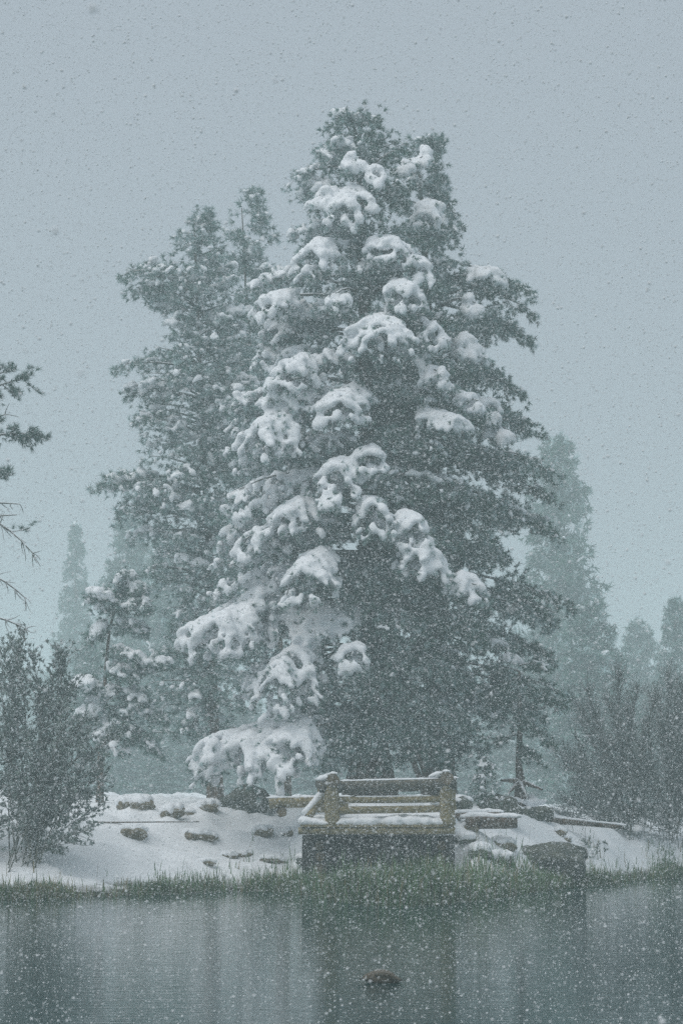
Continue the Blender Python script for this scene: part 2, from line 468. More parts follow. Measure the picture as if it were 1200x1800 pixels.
def silhouette_tree(g, rng, Y, axis_px, prof, n, load_fn, frost_fn, ts=1.0, half_k=0.30, depth_k=0.8, span=0.62, front=0.68, step=0.15,
                    blobr=0.13, keep=1.0, rise_bottom=0.10, rise_top=-0.45, lumps=1.0, droop_k=0.10, fill=0, tier=0.0):
    """boughs whose tips fill a crown outline read off the photograph: prof rows are (py, px_left, px_right)"""
    prof = np.array(prof, float)
    Z = np.array([at(axis_px, r[0], Y).z for r in prof])
    xa = np.array([at(axis_px, r[0], Y).x for r in prof])
    rl = np.array([xa[i] - at(r[1], r[0], Y).x for i, r in enumerate(prof)])
    rr = np.array([at(r[2], r[0], Y).x - xa[i] for i, r in enumerate(prof)])
    o = np.argsort(Z); Z, rl, rr = Z[o], np.maximum(rl[o], 0.15), np.maximum(rr[o], 0.15)
    x0 = xa.mean()
    zs = np.linspace(Z[0], Z[-1], 400)
    wts = np.interp(zs, Z, rl + rr) + 2.2; wts /= wts.sum()
    for i in range(int(fill)):
        z = np.interp(rng.random(), np.cumsum(wts), zs)
        ph = rng.uniform(-math.pi, 0) if rng.random() < 0.75 else rng.uniform(0, math.pi)
        c, s = math.cos(ph), math.sin(ph)
        q = math.sqrt(rng.uniform(0.02, 0.62))
        L_, R_ = np.interp(z, Z, rl), np.interp(z, Z, rr)
        pp = np.array([x0 + c * q * (R_ if c > 0 else L_), Y + s * q * depth_k * 0.5 * (L_ + R_), z])
        for _ in range(3):
            g.tuft(pp + rng.normal(size=3) * 0.14, np.array([c, s, 0.5]) + rng.normal(size=3) * 0.6, ts * rng.uniform(0.9, 1.4), (rng.uniform(0.5, 0.9) if rng.random() < 0.18 else frost_fn(c, s, 0.5) + rng.uniform(-0.15, 0.15)))
        if rng.random() < 0.35: g.blob(pp + UP * 0.12, blobr * rng.uniform(0.4, 0.8))
    # spread evenly by height, jittered
    cum = np.cumsum(wts)
    for i in range(n):
        z = np.interp((i + rng.random()) / n, cum, zs)
        if tier:
            tz = (math.floor(z / tier) + 0.5) * tier
            z = float(np.clip(z + 0.62 * (tz - z), Z[0], Z[-1]))
        hrel = (z - Z[0]) / (Z[-1] - Z[0])
        if rng.random() < front: ph = rng.uniform(-math.pi - 0.25, 0.25)
        else: ph = rng.uniform(0, math.pi)
        c, s = math.cos(ph), math.sin(ph)
        L_, R_ = np.interp(z, Z, rl), np.interp(z, Z, rr)
        rx = R_ if c > 0 else L_
        ry = depth_k * 0.5 * (L_ + R_)
        Lb = 1 / math.sqrt((c / rx) ** 2 + (s / ry) ** 2) * rng.uniform(0.70, 1.0) ** 0.7
        tip = np.array([x0 + c * Lb, Y + s * Lb, z])
        rise = rise_bottom + (rise_top - rise_bottom) * hrel ** 1.5
        base = np.array([x0, Y, z + rise * Lb])
        ld = load_fn(c, s, hrel, rng)
        bough(g, rng, base, tip, 0.16 * Lb * (1 - 0.6 * hrel), max(0.22, half_k * Lb), min(0.9, span + (0.3 if Lb < 1.5 else 0)), droop_k * Lb + 0.08, ld,
              frost_fn(c, s, hrel), ts, step, None, blobr, 0.02 + 0.011 * Lb, keep, lumps, 0.20 + frost_fn(c, s, hrel) * 0.6)

def pad(g, rng, trunk_x, trunk_Y, cx, cy, w, h, Y, load=1.0, blobr=0.115, frost=0.35, ts=1.0):
    """a heavily loaded bough: its pillow of snow spans w x h photograph pixels about (cx, cy)"""
    k = ppm(Y)
    tip = np.array(at(cx, cy + 0.30 * h, Y - 0.35))
    base = np.array([trunk_x, trunk_Y, tip[2] + 0.25 * h / k + 0.15])
    L = np.linalg.norm(tip - base)
    ln = max(w, h) / k * 0.75 + 0.3
    bough(g, rng, base, tip, 0.45 * h / k + 0.15, 0.56 * w / k, min(0.85, ln / L), 0.60 * h / k, load, frost, ts, 0.15,
          max(6, int(ln / 0.15)), blobr, 0.07)

def reach(g, rng, axis_px, Y, tips, load, frost, ts, half=0.75, rise=40, blobr=0.105):
    """limbs that stick out of the outline, each ending at a photograph pixel"""
    for px, py in tips:
        tip = np.array(at(px, py, Y - rng.uniform(0, 0.8))); base = np.array(at(axis_px, py - rise, Y))
        bough(g, rng, base, tip, 0.25, half, 0.62, 0.2, load, frost, ts, 0.15, None, blobr, 0.05, 0.95, 1.0, 0.15)

def trunk_line(pxs, Y, foot):
    pts = [foot] + [np.array(at(px, py, Y)) for px, py in pxs]
    return np.array(pts)

# ------------------------------------------------------------------ the trees
def foot_at(px, Y):
    x = at(px, 1400, Y).x
    return np.array([x, Y, gz(x, Y) - 0.05])

def taper(n, r0, r1, flare=1.35):
    t = np.linspace(0, 1, n) ** 0.65
    r = r0 + (r1 - r0) * t
    r[0] *= flare
    return r

# --- the great snow laden pine behind the platform
def build_main_pine():
    rng = np.random.default_rng(11)
    Y = 58.0; g = Geo()
    foot = foot_at(650, Y)
    prof = [(194, 585, 645), (215, 570, 682), (250, 560, 712), (305, 508, 722), (345, 530, 715), (400, 520, 745), (440, 500, 760), (470, 478, 775),
            (500, 425, 790), (545, 470, 800), (600, 458, 820), (650, 446, 840), (700, 408, 850), (760, 402, 860), (820, 402, 865), (880, 392, 870),
            (950, 380, 870), (1000, 384, 870), (1060, 345, 865), (1110, 306, 860), (1150, 400, 850), (1200, 410, 850), (1250, 400, 850), (1300, 480, 848), (1325, 530, 840), (1345, 570, 800)]
    def load(c, s, h, r):
        k = 0.66 - 0.45 * c - (0.30 if s > 0.3 else 0)
        if h > 0.72: k += 0.15
        if h < 0.38 and c > -0.2: k -= 0.30
        if h < 0.075: k -= 0.45
        return float(np.clip(k + r.uniform(-0.4, 0.35), 0.12, 1))
    def frost(c, s, h):
        return float(np.clip(0.28 - 0.20 * c, 0.05, 0.5))
    silhouette_tree(g, rng, Y, 640, prof, 240, load, frost, ts=1.0, half_k=0.27, step=0.16, blobr=0.105, keep=0.9, fill=1300, tier=1.15, rise_bottom=0.26)
    tx = foot[0]
    reach(g, rng, 630, Y, [(515, 312), (432, 506), (470, 600), (412, 705), (405, 790), (392, 900), (385, 990)], 0.75, 0.35, 1.0, 0.6, 20)
    reach(g, rng, 630, Y, [(590, 203), (608, 196), (640, 202), (575, 218), (662, 222), (688, 238), (620, 232), (655, 245), (700, 262), (600, 250)], 0.4, 0.3, 0.95, 0.34, -55, 0.085)
    for yy, tl in ((55.0, [(600, 1205), (650, 1215), (700, 1180), (640, 1060), (720, 1110), (690, 1020)]), (55.6, [(600, 1020), (680, 1265), (620, 1290), (740, 1230), (780, 1170), (660, 1130)]), (56.2, [(640, 1318), (700, 1322), (760, 1300), (800, 1262), (590, 1310)])):
        for px, py in tl:
            bough(g, rng, np.array(at(648, py - 55, Y)), np.array(at(px, py, yy)), 0.3, 0.85, 0.75, 0.3, 0.22, 0.2, 1.0, 0.15, None, 0.10, 0.05, 0.95, 1.0, 0.28)
    for (cx, cy, w, h, Yp) in [
        (428, 1285, 236, 95, 54.6), (362, 1290, 110, 70, 54.9), (332, 1096, 76, 46, 55.6), (500, 1280, 110, 70, 54.0), (385, 1062, 150, 100, 55.0), (440, 1030, 70, 50, 55.6), (490, 1140, 140, 120, 54.4), (618, 1135, 66, 50, 54.0),
        (530, 970, 118, 96, 54.2), (402, 970, 44, 80, 55.6), (432, 925, 70, 70, 55.4), (655, 868, 90, 80, 54.4), (728, 895, 80, 76, 54.4),
        (755, 958, 100, 66, 54.4), (835, 1012, 80, 50, 54.8), (585, 805, 96, 86, 54.6), (650, 785, 70, 56, 54.8), (500, 880, 110, 70, 55.0), (576, 865, 34, 36, 54.2),
        (455, 722, 120, 100, 55.2), (500, 690, 80, 50, 55.6), (420, 830, 44, 100, 55.8), (596, 684, 100, 66, 55.0), (505, 625, 92, 74, 55.4), (470, 660, 60, 60, 55.8),
        (668, 556, 136, 86, 55.2), (462, 515, 88, 54, 56.4), (590, 500, 40, 50, 55.6), (722, 492, 80, 60, 55.8), (545, 424, 100, 66, 56.2),
        (604, 335, 96, 70, 56.4), (560, 330, 50, 44, 56.8), (615, 275, 36, 32, 56.9), (662, 290, 40, 44, 56.8), (690, 420, 90, 50, 56.2), (745, 455, 60, 50, 56.4),
        (780, 640, 60, 50, 55.8), (795, 730, 90, 34, 55.8), (840, 690, 50, 46, 56.4), (770, 560, 60, 60, 56.0)]:
        pad(g, rng, tx, Y, cx, cy, w, h, Yp)
    tr = trunk_line([(652, 1300), (650, 1100), (645, 800), (640, 500), (632, 330), (625, 250)], Y, foot)
    return finish_tree('pine_tree', 'tallest pine, heavily loaded with snow pillows, behind the log platform', g, foot, rng, 21, 0.135, 0.018, 0.061, trunk=(tr, taper(len(tr), 0.56, 0.02)))
build_main_pine()

# --- its greener neighbour, half hidden on the lee side
def build_right_pine():
    rng = np.random.default_rng(23)
    Y = 61.0; g = Geo()
    foot = foot_at(770, Y)
    prof = [(244, 700, 735), (262, 680, 746), (300, 660, 755), (370, 640, 778), (440, 620, 812), (475, 610, 868), (515, 610, 945), (560, 605, 925), (600, 605, 932),
            (640, 600, 880), (690, 600, 920), (750, 600, 950), (790, 600, 925), (830, 600, 985), (880, 600, 965), (930, 600, 975), (962, 610, 895), (1005, 610, 955), (1060, 610, 1012),
            (1095, 610, 935), (1150, 620, 975), (1200, 620, 965), (1240, 620, 995), (1275, 640, 950), (1310, 660, 850), (1335, 690, 840)]
    def load(c, s, h, r):
        k = 0.34 - 0.12 * c + (0.22 if h > 0.65 else 0)
        if r.random() < 0.25: k += 0.3
        return float(np.clip(k + 0.08 + r.uniform(-0.3, 0.25), 0.10, 0.9))
    def frost(c, s, h):
        return 0.27 + 0.12 * h
    silhouette_tree(g, rng, Y, 765, prof, 210, load, frost, ts=1.05, fill=1100, tier=1.3, rise_bottom=0.24, half_k=0.22, step=0.17, blobr=0.105, keep=0.95, front=0.72, lumps=0.8)
    for (cx, cy, w, h, Yp) in [(748, 357, 70, 50, 58.9), (738, 268, 40, 30, 59.9), (708, 275, 34, 36, 59.6), (835, 520, 36, 40, 59.0), (835, 605, 60, 40, 58.8), (885, 745, 44, 36, 58.8), (870, 480, 60, 24, 59.5),
                               (860, 705, 60, 40, 58.8), (820, 590, 50, 44, 58.4)]:
        pad(g, rng, foot[0], Y, cx, cy, w, h, Yp, 0.95, 0.14, 0.2)
    reach(g, rng, 765, Y, [(800, 385), (930, 512), (932, 545), (926, 592), (915, 690), (945, 750), (978, 832), (965, 870), (968, 928), (998, 1058), (970, 1075), (968, 1150), (978, 1232), (945, 1250), (985, 1215)], 0.3, 0.14, 1.05, 0.7, 60)
    tr = trunk_line([(770, 1250), (768, 900), (755, 600), (742, 370), (736, 300)], Y, foot)
    return finish_tree('pine_tree', 'dark green pine with little snow, crowding the tallest pine on its bare side', g, foot, rng, 25, 0.14, 0.017, 0.055, trunk=(tr, taper(len(tr), 0.40, 0.02)))
build_right_pine()

# --- open crowned pines to the left
def build_left_pine():
    rng = np.random.default_rng(31)
    Y = 66.0; g = Geo()
    foot = foot_at(378, Y)
    prof = [(370, 325, 360), (400, 312, 380), (440, 285, 400), (470, 218, 420), (510, 235, 425), (545, 290, 430), (600, 275, 440), (640, 215, 450), (680, 225, 450), (730, 240, 450), (780, 252, 450),
            (820, 215, 450), (850, 168, 450), (900, 200, 450), (940, 235, 450), (985, 270, 440), (1040, 285, 430), (1100, 290, 430), (1150, 260, 430), (1200, 250, 440), (1260, 270, 450), (1300, 300, 450)]
    def load(c, s, h, r):
        return float(np.clip(0.52 + r.uniform(-0.35, 0.3) - (0.1 if h < 0.3 else 0), 0.1, 0.9))
    silhouette_tree(g, rng, Y, 352, prof, 210, load, lambda c, s, h: 0.36, ts=1.15, fill=350, half_k=0.30, step=0.19, blobr=0.14, keep=0.85, rise_bottom=0.05, rise_top=-0.5, depth_k=0.75)
    reach(g, rng, 352, Y, [(222, 478), (240, 505), (212, 640), (235, 690), (245, 735), (172, 850), (190, 838), (215, 890), (262, 1000), (268, 1150), (262, 1290)], 0.55, 0.3, 1.15, 0.7, -10)
    tr = trunk_line([(374, 1250), (372, 1100), (366, 950), (358, 800), (350, 600), (344, 450), (341, 390)], Y, foot)
    for (a, b) in [((372, 1180), (300, 1140)), ((373, 1120), (320, 1090)), ((374, 1150), (420, 1060)), ((368, 1000), (300, 980)), ((360, 850), (430, 760)), ((352, 700), (430, 640))]:
        p0 = np.array(at(*a, Y)); p1 = np.array(at(*b, Y - 0.8))
        g.tube(bez(p0, (p0 + p1) / 2 + UP * 0.2, p1, np.linspace(0, 1, 6)), 0.06, 0.015, 5)
    return finish_tree('pine_tree', 'tall open pine with a ragged crown, left of the snow laden pine', g, foot, rng, 18, 0.15, 0.018, 0.058, trunk=(tr, taper(len(tr), 0.22, 0.015, 1.2)))
build_left_pine()

def build_left_pine_two():
    rng = np.random.default_rng(37)
    Y = 69.0; g = Geo()
    foot = foot_at(500, Y)
    prof = [(335, 415, 432), (365, 405, 448), (395, 398, 485), (420, 390, 480), (450, 385, 480), (500, 385, 500), (560, 380, 520), (640, 380, 540), (750, 385, 540), (900, 390, 540), (1050, 400, 560), (1200, 410, 580)]
    def load(c, s, h, r):
        return float(np.clip(0.52 + r.uniform(-0.35, 0.3), 0.1, 0.9))
    silhouette_tree(g, rng, Y, 440, prof, 120, load, lambda c, s, h: 0.36, ts=1.2, fill=250, half_k=0.26, step=0.2, blobr=0.14, keep=0.85, rise_top=-0.5)
    tr = trunk_line([(498, 1250), (480, 1000), (450, 750), (432, 500), (425, 365)], Y, foot)
    return finish_tree('pine_tree', 'slender pine whose narrow tip rises between the open pine and the snow laden pine', g, foot, rng, 16, 0.15, 0.019, 0.06, trunk=(tr, taper(len(tr), 0.22, 0.012, 1.15)))
build_left_pine_two()

# --- crooked young pine at the bank's left
def build_young_pine():
    rng = np.random.default_rng(41)
    Y = 60.0; g = Geo()
    foot = foot_at(176, Y)
    spots = [  # trunk point, tip, half width, load
        ((196, 1080), (175, 1040), 0.34, 0.55), ((205, 1060), (225, 1010), 0.30, 0.45), ((215, 1045), (250, 1030), 0.30, 0.3), ((205, 1070), (256, 1060), 0.28, 0.35), ((192, 1100), (165, 1110), 0.28, 0.6), ((192, 1100), (245, 1100), 0.28, 0.5),
        ((190, 1140), (240, 1150), 0.25, 0.4), ((188, 1170), (235, 1185), 0.28, 0.4), ((188, 1190), (290, 1160), 0.35, 0.45), ((186, 1210), (255, 1230), 0.45, 0.35), ((186, 1220), (165, 1240), 0.3, 0.7),
        ((184, 1250), (270, 1310), 0.40, 0.15), ((184, 1260), (230, 1290), 0.42, 0.25), ((184, 1240), (290, 1260), 0.4, 0.3), ((182, 1270), (200, 1310), 0.35, 0.55), ((184, 1230), (150, 1200), 0.35, 0.9), ((182, 1260), (150, 1250), 0.3, 0.9)]
    for a, b, hw, ld in spots:
        p0 = np.array(at(*a, Y)); p1 = np.array(at(*b, Y - rng.uniform(0.2, 0.9)))
        bough(g, rng, p0, p1, 0.12, hw * 1.3, 0.9, 0.18, min(1, ld * 1.3 + 0.12), 0.28, 1.2, 0.12, 11, 0.115, 0.03, 1.0, 1.0, 0.3)
    tr = trunk_line([(177, 1330), (183, 1260), (186, 1180), (192, 1110), (205, 1060), (228, 1005)], Y, foot)
    return finish_tree('pine_tree', 'crooked young pine with bare lower stem at the bank edge', g, foot, rng, 24, 0.13, 0.015, 0.048, trunk=(tr, taper(len(tr), 0.10, 0.02, 1.1)))
build_young_pine()

# --- small pine on snowy roots, right of the platform
def build_root_pine():
    rng = np.random.default_rng(43)
    Y = 57.0; g = Geo()
    foot = np.array(on_ground(912, 1408)); Y = foot[1]
    spots = [((912, 1290), (860, 1310), 0.35, 0.05), ((912, 1270), (965, 1300), 0.4, 0.1), ((912, 1300), (925, 1325), 0.25, 0.05), ((912, 1230), (850, 1240), 0.5, 0.12), ((912, 1220), (985, 1230), 0.5, 0.15),
             ((912, 1190), (890, 1220), 0.5, 0.1), ((912, 1250), (930, 1270), 0.5, 0.1), ((912, 1170), (950, 1170), 0.4, 0.2), ((912, 1310), (945, 1330), 0.15, 0.0), ((912, 1180), (860, 1170), 0.4, 0.15)]
    for a, b, hw, ld in spots:
        p0 = np.array(at(*a, Y)); p1 = np.array(at(*b, Y - rng.uniform(0.0, 0.6)))
        bough(g, rng, p0, p1, 0.1, hw, 0.85, 0.12, ld, 0.08, 1.0, 0.14, 7, 0.11, 0.03)
    tr = trunk_line([(914, 1375), (911, 1345), (913, 1280), (912, 1180)], Y, foot)
    root = finish_tree('pine_tree', 'small dark pine standing on bare snow rimmed roots, right of the platform', g, foot, rng, 22, 0.13, 0.013, 0.05, trunk=(tr, np.array([0.17, 0.12, 0.085, 0.07, 0.03])))
    for (ax, ay, dy) in [(880, 1372, -0.5), (952, 1388, -0.5), (935, 1380, 0.5), (893, 1395, -0.6), (925, 1402, -0.8)]:
        t2 = Geo(); q = np.array(at(ax, ay, Y + dy)); p0 = np.array(at(912, 1374, Y))
        t2.tube(bez(p0, (p0 + q) / 2 + UP * 0.03, q, np.linspace(0, 1, 7)), 0.09, 0.03, 7, 0.1, rng)
        mesh_obj('root', np.concatenate(t2.tv) - foot, np.concatenate(t2.tq), M_BARK, root, True)
    bp, br = [], []
    for i in range(46):
        a = rng.uniform(0, 2 * math.pi); rad = rng.uniform(0.35, 0.62)
        bp.append(np.array([math.cos(a) * rad, math.sin(a) * 0.5, 0.10 + rng.uniform(-0.03, 0.10) + 0.06 * math.sin(3 * a)])); br.append(rng.uniform(0.09, 0.15))
    o = link(bpy.data.objects.new('root_snow', snow_mesh('root_snow', bp, br, 0.035)), root); o['kind'] = 'stuff'
build_root_pine()

# --- little spruce beside it
def build_sapling():
    rng = np.random.default_rng(47)
    g = Geo(); foot = np.array(on_ground(852, 1416)); Y = foot[1]
    H = at(852, 1332, Y).z - foot[2]
    for i in range(34):
        h = 0.08 + 0.9 * (i / 33) ; ph = rng.uniform(0, 6.28); L = 0.42 * (1 - h) + 0.05
        b = foot + UP * H * h
        bough(g, rng, b, b + np.array([math.cos(ph) * L, math.sin(ph) * L, -0.05]), 0.05, 0.13, 0.85, 0.04, 0.35, 0.12, 0.55, 0.1, 3, 0.07, 0.012)
    tr = np.array([foot, foot + UP * H * 0.5, foot + UP * H])
    finish_tree('spruce_sapling', 'waist high spruce sapling dusted with snow beside the small rooted pine', g, foot, rng, 20, 0.10, 0.010, 0.035, cat='sapling', trunk=(tr, np.array([0.04, 0.025, 0.01])))
build_sapling()

# --- pine at the picture's left edge: only its limbs reach into view
def build_edge_pine():
    rng = np.random.default_rng(53)
    Y = 50.0; g = Geo()
    foot = foot_at(-95, Y)
    parts = []
    def limb(a, b, sag, w0=0.05):
        g.tv, g.tq, g.nv = [], [], 0
        p0 = np.array(at(*a, Y)); p1 = np.array(at(*b, Y - 0.6))
        pts = bez(p0, (p0 + p1) / 2 + UP * sag, p1, np.linspace(0, 1, 9))
        g.tube(pts, w0, 0.012, 5, 0.1, rng)
        return pts
    def twigs(pts, n, ln, tufts, down=0.6):
        for i in range(n):
            k = rng.integers(3, len(pts)); p = pts[k]
            dr = norm(pts[k] - pts[k - 1]) * 0.8 + rng.normal(size=3) * 0.45 - UP * down * rng.random()
            e = p + norm(dr) * ln * rng.uniform(0.4, 1.0)
            mid = (p + e) / 2 + rng.normal(size=3) * 0.04
            g.tube(bez(p, mid, e, np.linspace(0, 1, 5)), 0.014, 0.006, 3)
            if rng.random() < tufts:
                for w in np.linspace(0.4, 1, 4):
                    q = p + (e - p) * w
                    for _ in range(2):
                        g.tuft(q + rng.normal(size=3) * 0.05, dr + UP * 0.5 + rng.normal(size=3) * 0.4, rng.uniform(0.8, 1.2), 0.24 + rng.uniform(-0.1, 0.1))
    for a, b, sag, n, ln, tf in [((-95, 720), (38, 665), 0.1, 18, 0.5, 0.95), ((-95, 700), (20, 650), 0.1, 9, 0.45, 0.95), ((-95, 800), (60, 763), 0.35, 20, 0.4, 0.85), ((-95, 780), (10, 728), 0.1, 12, 0.4, 0.2), ((-95, 850), (2, 830), 0.1, 12, 0.35, 0.9),
                                 ((-95, 890), (35, 886), 0.1, 10, 0.3, 0.0), ((-95, 905), (58, 972), 0.7, 34, 0.45, 0.10), ((-95, 930), (30, 905), 0.15, 8, 0.35, 0.1), ((-95, 1000), (44, 1050), 0.5, 26, 0.4, 0.1),
                                 ((-95, 1080), (46, 1105), 0.3, 22, 0.35, 0.1)]:
        twigs(limb(a, b, sag), n, ln, tf)
        parts.append((np.concatenate(g.tv), np.concatenate(g.tq)))
    g.nv = 0
    tr = trunk_line([(-95, 1200), (-93, 800), (-90, 450), (-88, 300)], Y, foot)
    root = finish_tree('pine_tree', 'sparse pine at the left picture edge with drooping half bare limbs', g, foot, rng, 24, 0.13, 0.012, 0.06, trunk=(tr, taper(len(tr), 0.22, 0.06)))
    for v, q in parts: mesh_obj('limb', v - foot, q, M_TWIG, root, True)
build_edge_pine()

# --- conifers fading into the falling snow
def far_proto(seed, H, Rb, narrow, tufts, ts, load=0.35):
    rng = np.random.default_rng(seed); g = Geo()
    n = tufts
    for i in range(n):
        h = 0.06 + 0.93 * (i + rng.random()) / n
        Lr = Rb * ((1 - h) ** (0.95 if narrow else 0.60)) * rng.uniform(0.65, 1.05) + (0.04 if narrow else 0.12)
        ph = rng.uniform(0, 2 * math.pi)
        b = np.array([0, 0, H * h + (0.10 if narrow else -0.15) * Lr]); t = np.array([math.cos(ph) * Lr, math.sin(ph) * Lr, H * h])
        bough(g, rng, b, t, 0.12 * Lr, max(0.25, 0.3 * Lr), 0.8, 0.1 * Lr + 0.05, float(np.clip(load + rng.uniform(-0.3, 0.3), 0, 0.9)), 0.2, ts * ((0.55 + 0.45 * (1 - h)) if narrow else (0.85 + 0.3 * (1 - h))), 0.3 * ts / 1.6, max(3, int(Lr / 0.4)), 0.2, 0.03)
    tr = np.array([[0, 0, -0.1], [0.05, 0, H * 0.4], [0, 0, H]])
    tg = Geo(); tg.tube(tr, np.array([H * 0.016, H * 0.011, 0.03]), 0, 8, 0.05, rng)
    trunk = tri_mesh('trunk', np.concatenate(tg.tv), np.concatenate(tg.tq), True); trunk.materials.append(M_BARK)
    crown = crown_mesh('crown', g, rng, 9, 0.17, 0.036); crown.materials.append(M_NEEDLE)
    snow = snow_mesh('snow_load', g.bp, g.br, 0.12, 0.75, 3)
    return H, trunk, crown, snow

PROTO = {'spruce': far_proto(61, 13.0, 2.4, True, 240, 1.8, 0.18), 'pine': far_proto(67, 14.0, 3.0, False, 190, 2.2, 0.30), 'pine_b': far_proto(71, 12.0, 3.0, False, 170, 2.2, 0.40)}

def far_tree(kind, px, py_top, Y, label, group=None, rot=0.0, wide=1.0, cat=None):
    H, tm, cm, sm = PROTO[kind]
    x = at(px, 1400, Y).x; z0 = gz(x, Y) - 0.1
    s = (at(px, py_top, Y).z - z0) / H
    root = empty('spruce_tree' if kind == 'spruce' else 'pine_tree', (x, Y, z0), label, cat or ('spruce tree' if kind == 'spruce' else 'pine tree'), group)
    root.rotation_euler[2] = rot; root.scale = (s * wide, s * wide, s)
    for nme, me in (('trunk', tm), ('crown', cm), ('snow_load', sm)):
        o = link(bpy.data.objects.new(nme, me), root)
        if nme == 'snow_load': o['kind'] = 'stuff'
    return root

FG = 'hazy conifers behind the bank'
far_tree('spruce', 128, 915, 185, 'pale pointed spruce alone against the sky, left of the open pine', FG, 0.3, 0.8)
far_tree('pine', 222, 905, 150, 'pale hazy pine right behind the crooked young pine', FG, 1.3, 0.85)
far_tree('pine', 985, 766, 135, 'tallest hazy pine, its rounded tip right of the dark green pine', FG, 2.1, 0.85)
far_tree('pine_b', 1040, 1052, 112, 'hazy pine with snow dabs just below the tallest hazy pine', FG, 0.6, 1.15)
far_tree('pine_b', 1128, 1090, 155, 'hazy pine with low tip between two others near the right edge', FG, 4.6, 0.95)
far_tree('pine', 1192, 1050, 130, 'hazy pine cut by the right picture edge above the bare thicket', FG, 3.2, 0.8)
far_tree('pine_b', 150, 1125, 110, 'snowy hazy pine low behind the leafy bush and crooked young pine', FG, 2.6, 0.95)
far_tree('pine_b', 300, 935, 145, 'hazy pine showing through the lower gaps of the open pine', FG, 5.2, 1.1)
rng0 = random.Random(5)
for i in range(30):
    Y = rng0.uniform(230, 290)
    px = -60 + 1320 * (i + rng0.random()) / 30
    far_tree(rng0.choice(['spruce', 'pine', 'pine_b']), px, rng0.uniform(1165, 1260), Y, 'faint conifer in the dim wood far behind the bank', 'dim far wood', rng0.uniform(0, 6.28), rng0.uniform(1.1, 1.6), 'conifer')
for i in range(16):
    Y = rng0.uniform(118, 150)
    px = [210, 255, 290, 330, 420, 455, 540, 585, 720, 800, 880, 950, 1000, 1060, 1110, 1170][i]
    far_tree(rng0.choice(['pine', 'pine_b']), px + rng0.uniform(-12, 12), rng0.uniform(1230, 1330), Y, 'low snowy young conifer in the grey undergrowth behind the bank', 'undergrowth conifers', rng0.uniform(0, 6.28), rng0.uniform(1.7, 2.3), 'young conifer')

# ------------------------------------------------------------------ shrubs
def shrub(name, label, foot, rng, tips, stem_r, leaf, leaf_mat, frost, twig_n, cat='bush', group=None, leaf_len=0.07, leaf_w=0.03, needles=5, wood=None, curve=0.25, sub=3, sub_len=0.5):
    g = Geo(); foot = np.asarray(foot, float)
    for tp in tips:
        tp = np.asarray(tp, float)
        b0 = foot + np.array([rng.normal() * 0.25, rng.normal() * 0.25, 0])
        b0[2] = gz(b0[0], b0[1]) - 0.03
        L = np.linalg.norm(tp - b0)
        ctrl = b0 * 0.5 + tp * 0.5 + UP * L * curve * rng.uniform(0.4, 1) + rng.normal(size=3) * 0.08 * L
        pts = bez(b0, ctrl, tp, np.linspace(0, 1, 10))
        g.tube(pts, stem_r * (0.5 + 0.12 * L), 0.006, 5, 0.1, rng)
        for k in range(int(twig_n * L)):
            t = rng.uniform(0.15, 1.0) ** 0.8
            p = bez(b0, ctrl, tp, [t])[0]
            d0 = norm(tp - b0) * 0.8 + rng.normal(size=3) * 0.6 + UP * 0.25
            e = p + norm(d0) * sub_len * rng.uniform(0.4, 1.1)
            e[2] = max(e[2], gz(e[0], e[1]) + 0.12)
            g.tube(np.array([p, (p + e) / 2 + rng.normal(size=3) * 0.03, e]), 0.008, 0.004, 3)
            for j in range(sub):
                q = p + (e - p) * rng.uniform(0.3, 1.0)
                if leaf:
                    g.tuft(q, norm(d0) + UP * 0.3 + rng.normal(size=3) * 0.3, rng.uniform(0.7, 1.3), frost + rng.uniform(-0.15, 0.2))
                else:
                    e2 = q + norm(d0 + rng.normal(size=3) * 0.7) * sub_len * rng.uniform(0.3, 0.7)
                    g.tube(np.array([q, e2]), 0.006, 0.003, 3)
    root = empty(name, foot, label, cat, group)
    mesh_obj('stems', np.concatenate(g.tv) - foot, np.concatenate(g.tq), wood or M_TWIG, root, True)
    if g.tp:
        g.tp = list(np.array(g.tp) - foot)
        me = crown_mesh('foliage', g, rng, needles, leaf_len, leaf_w, spread=1.3); me.materials.append(leaf_mat)
        link(bpy.data.objects.new('foliage', me), root)
    return root

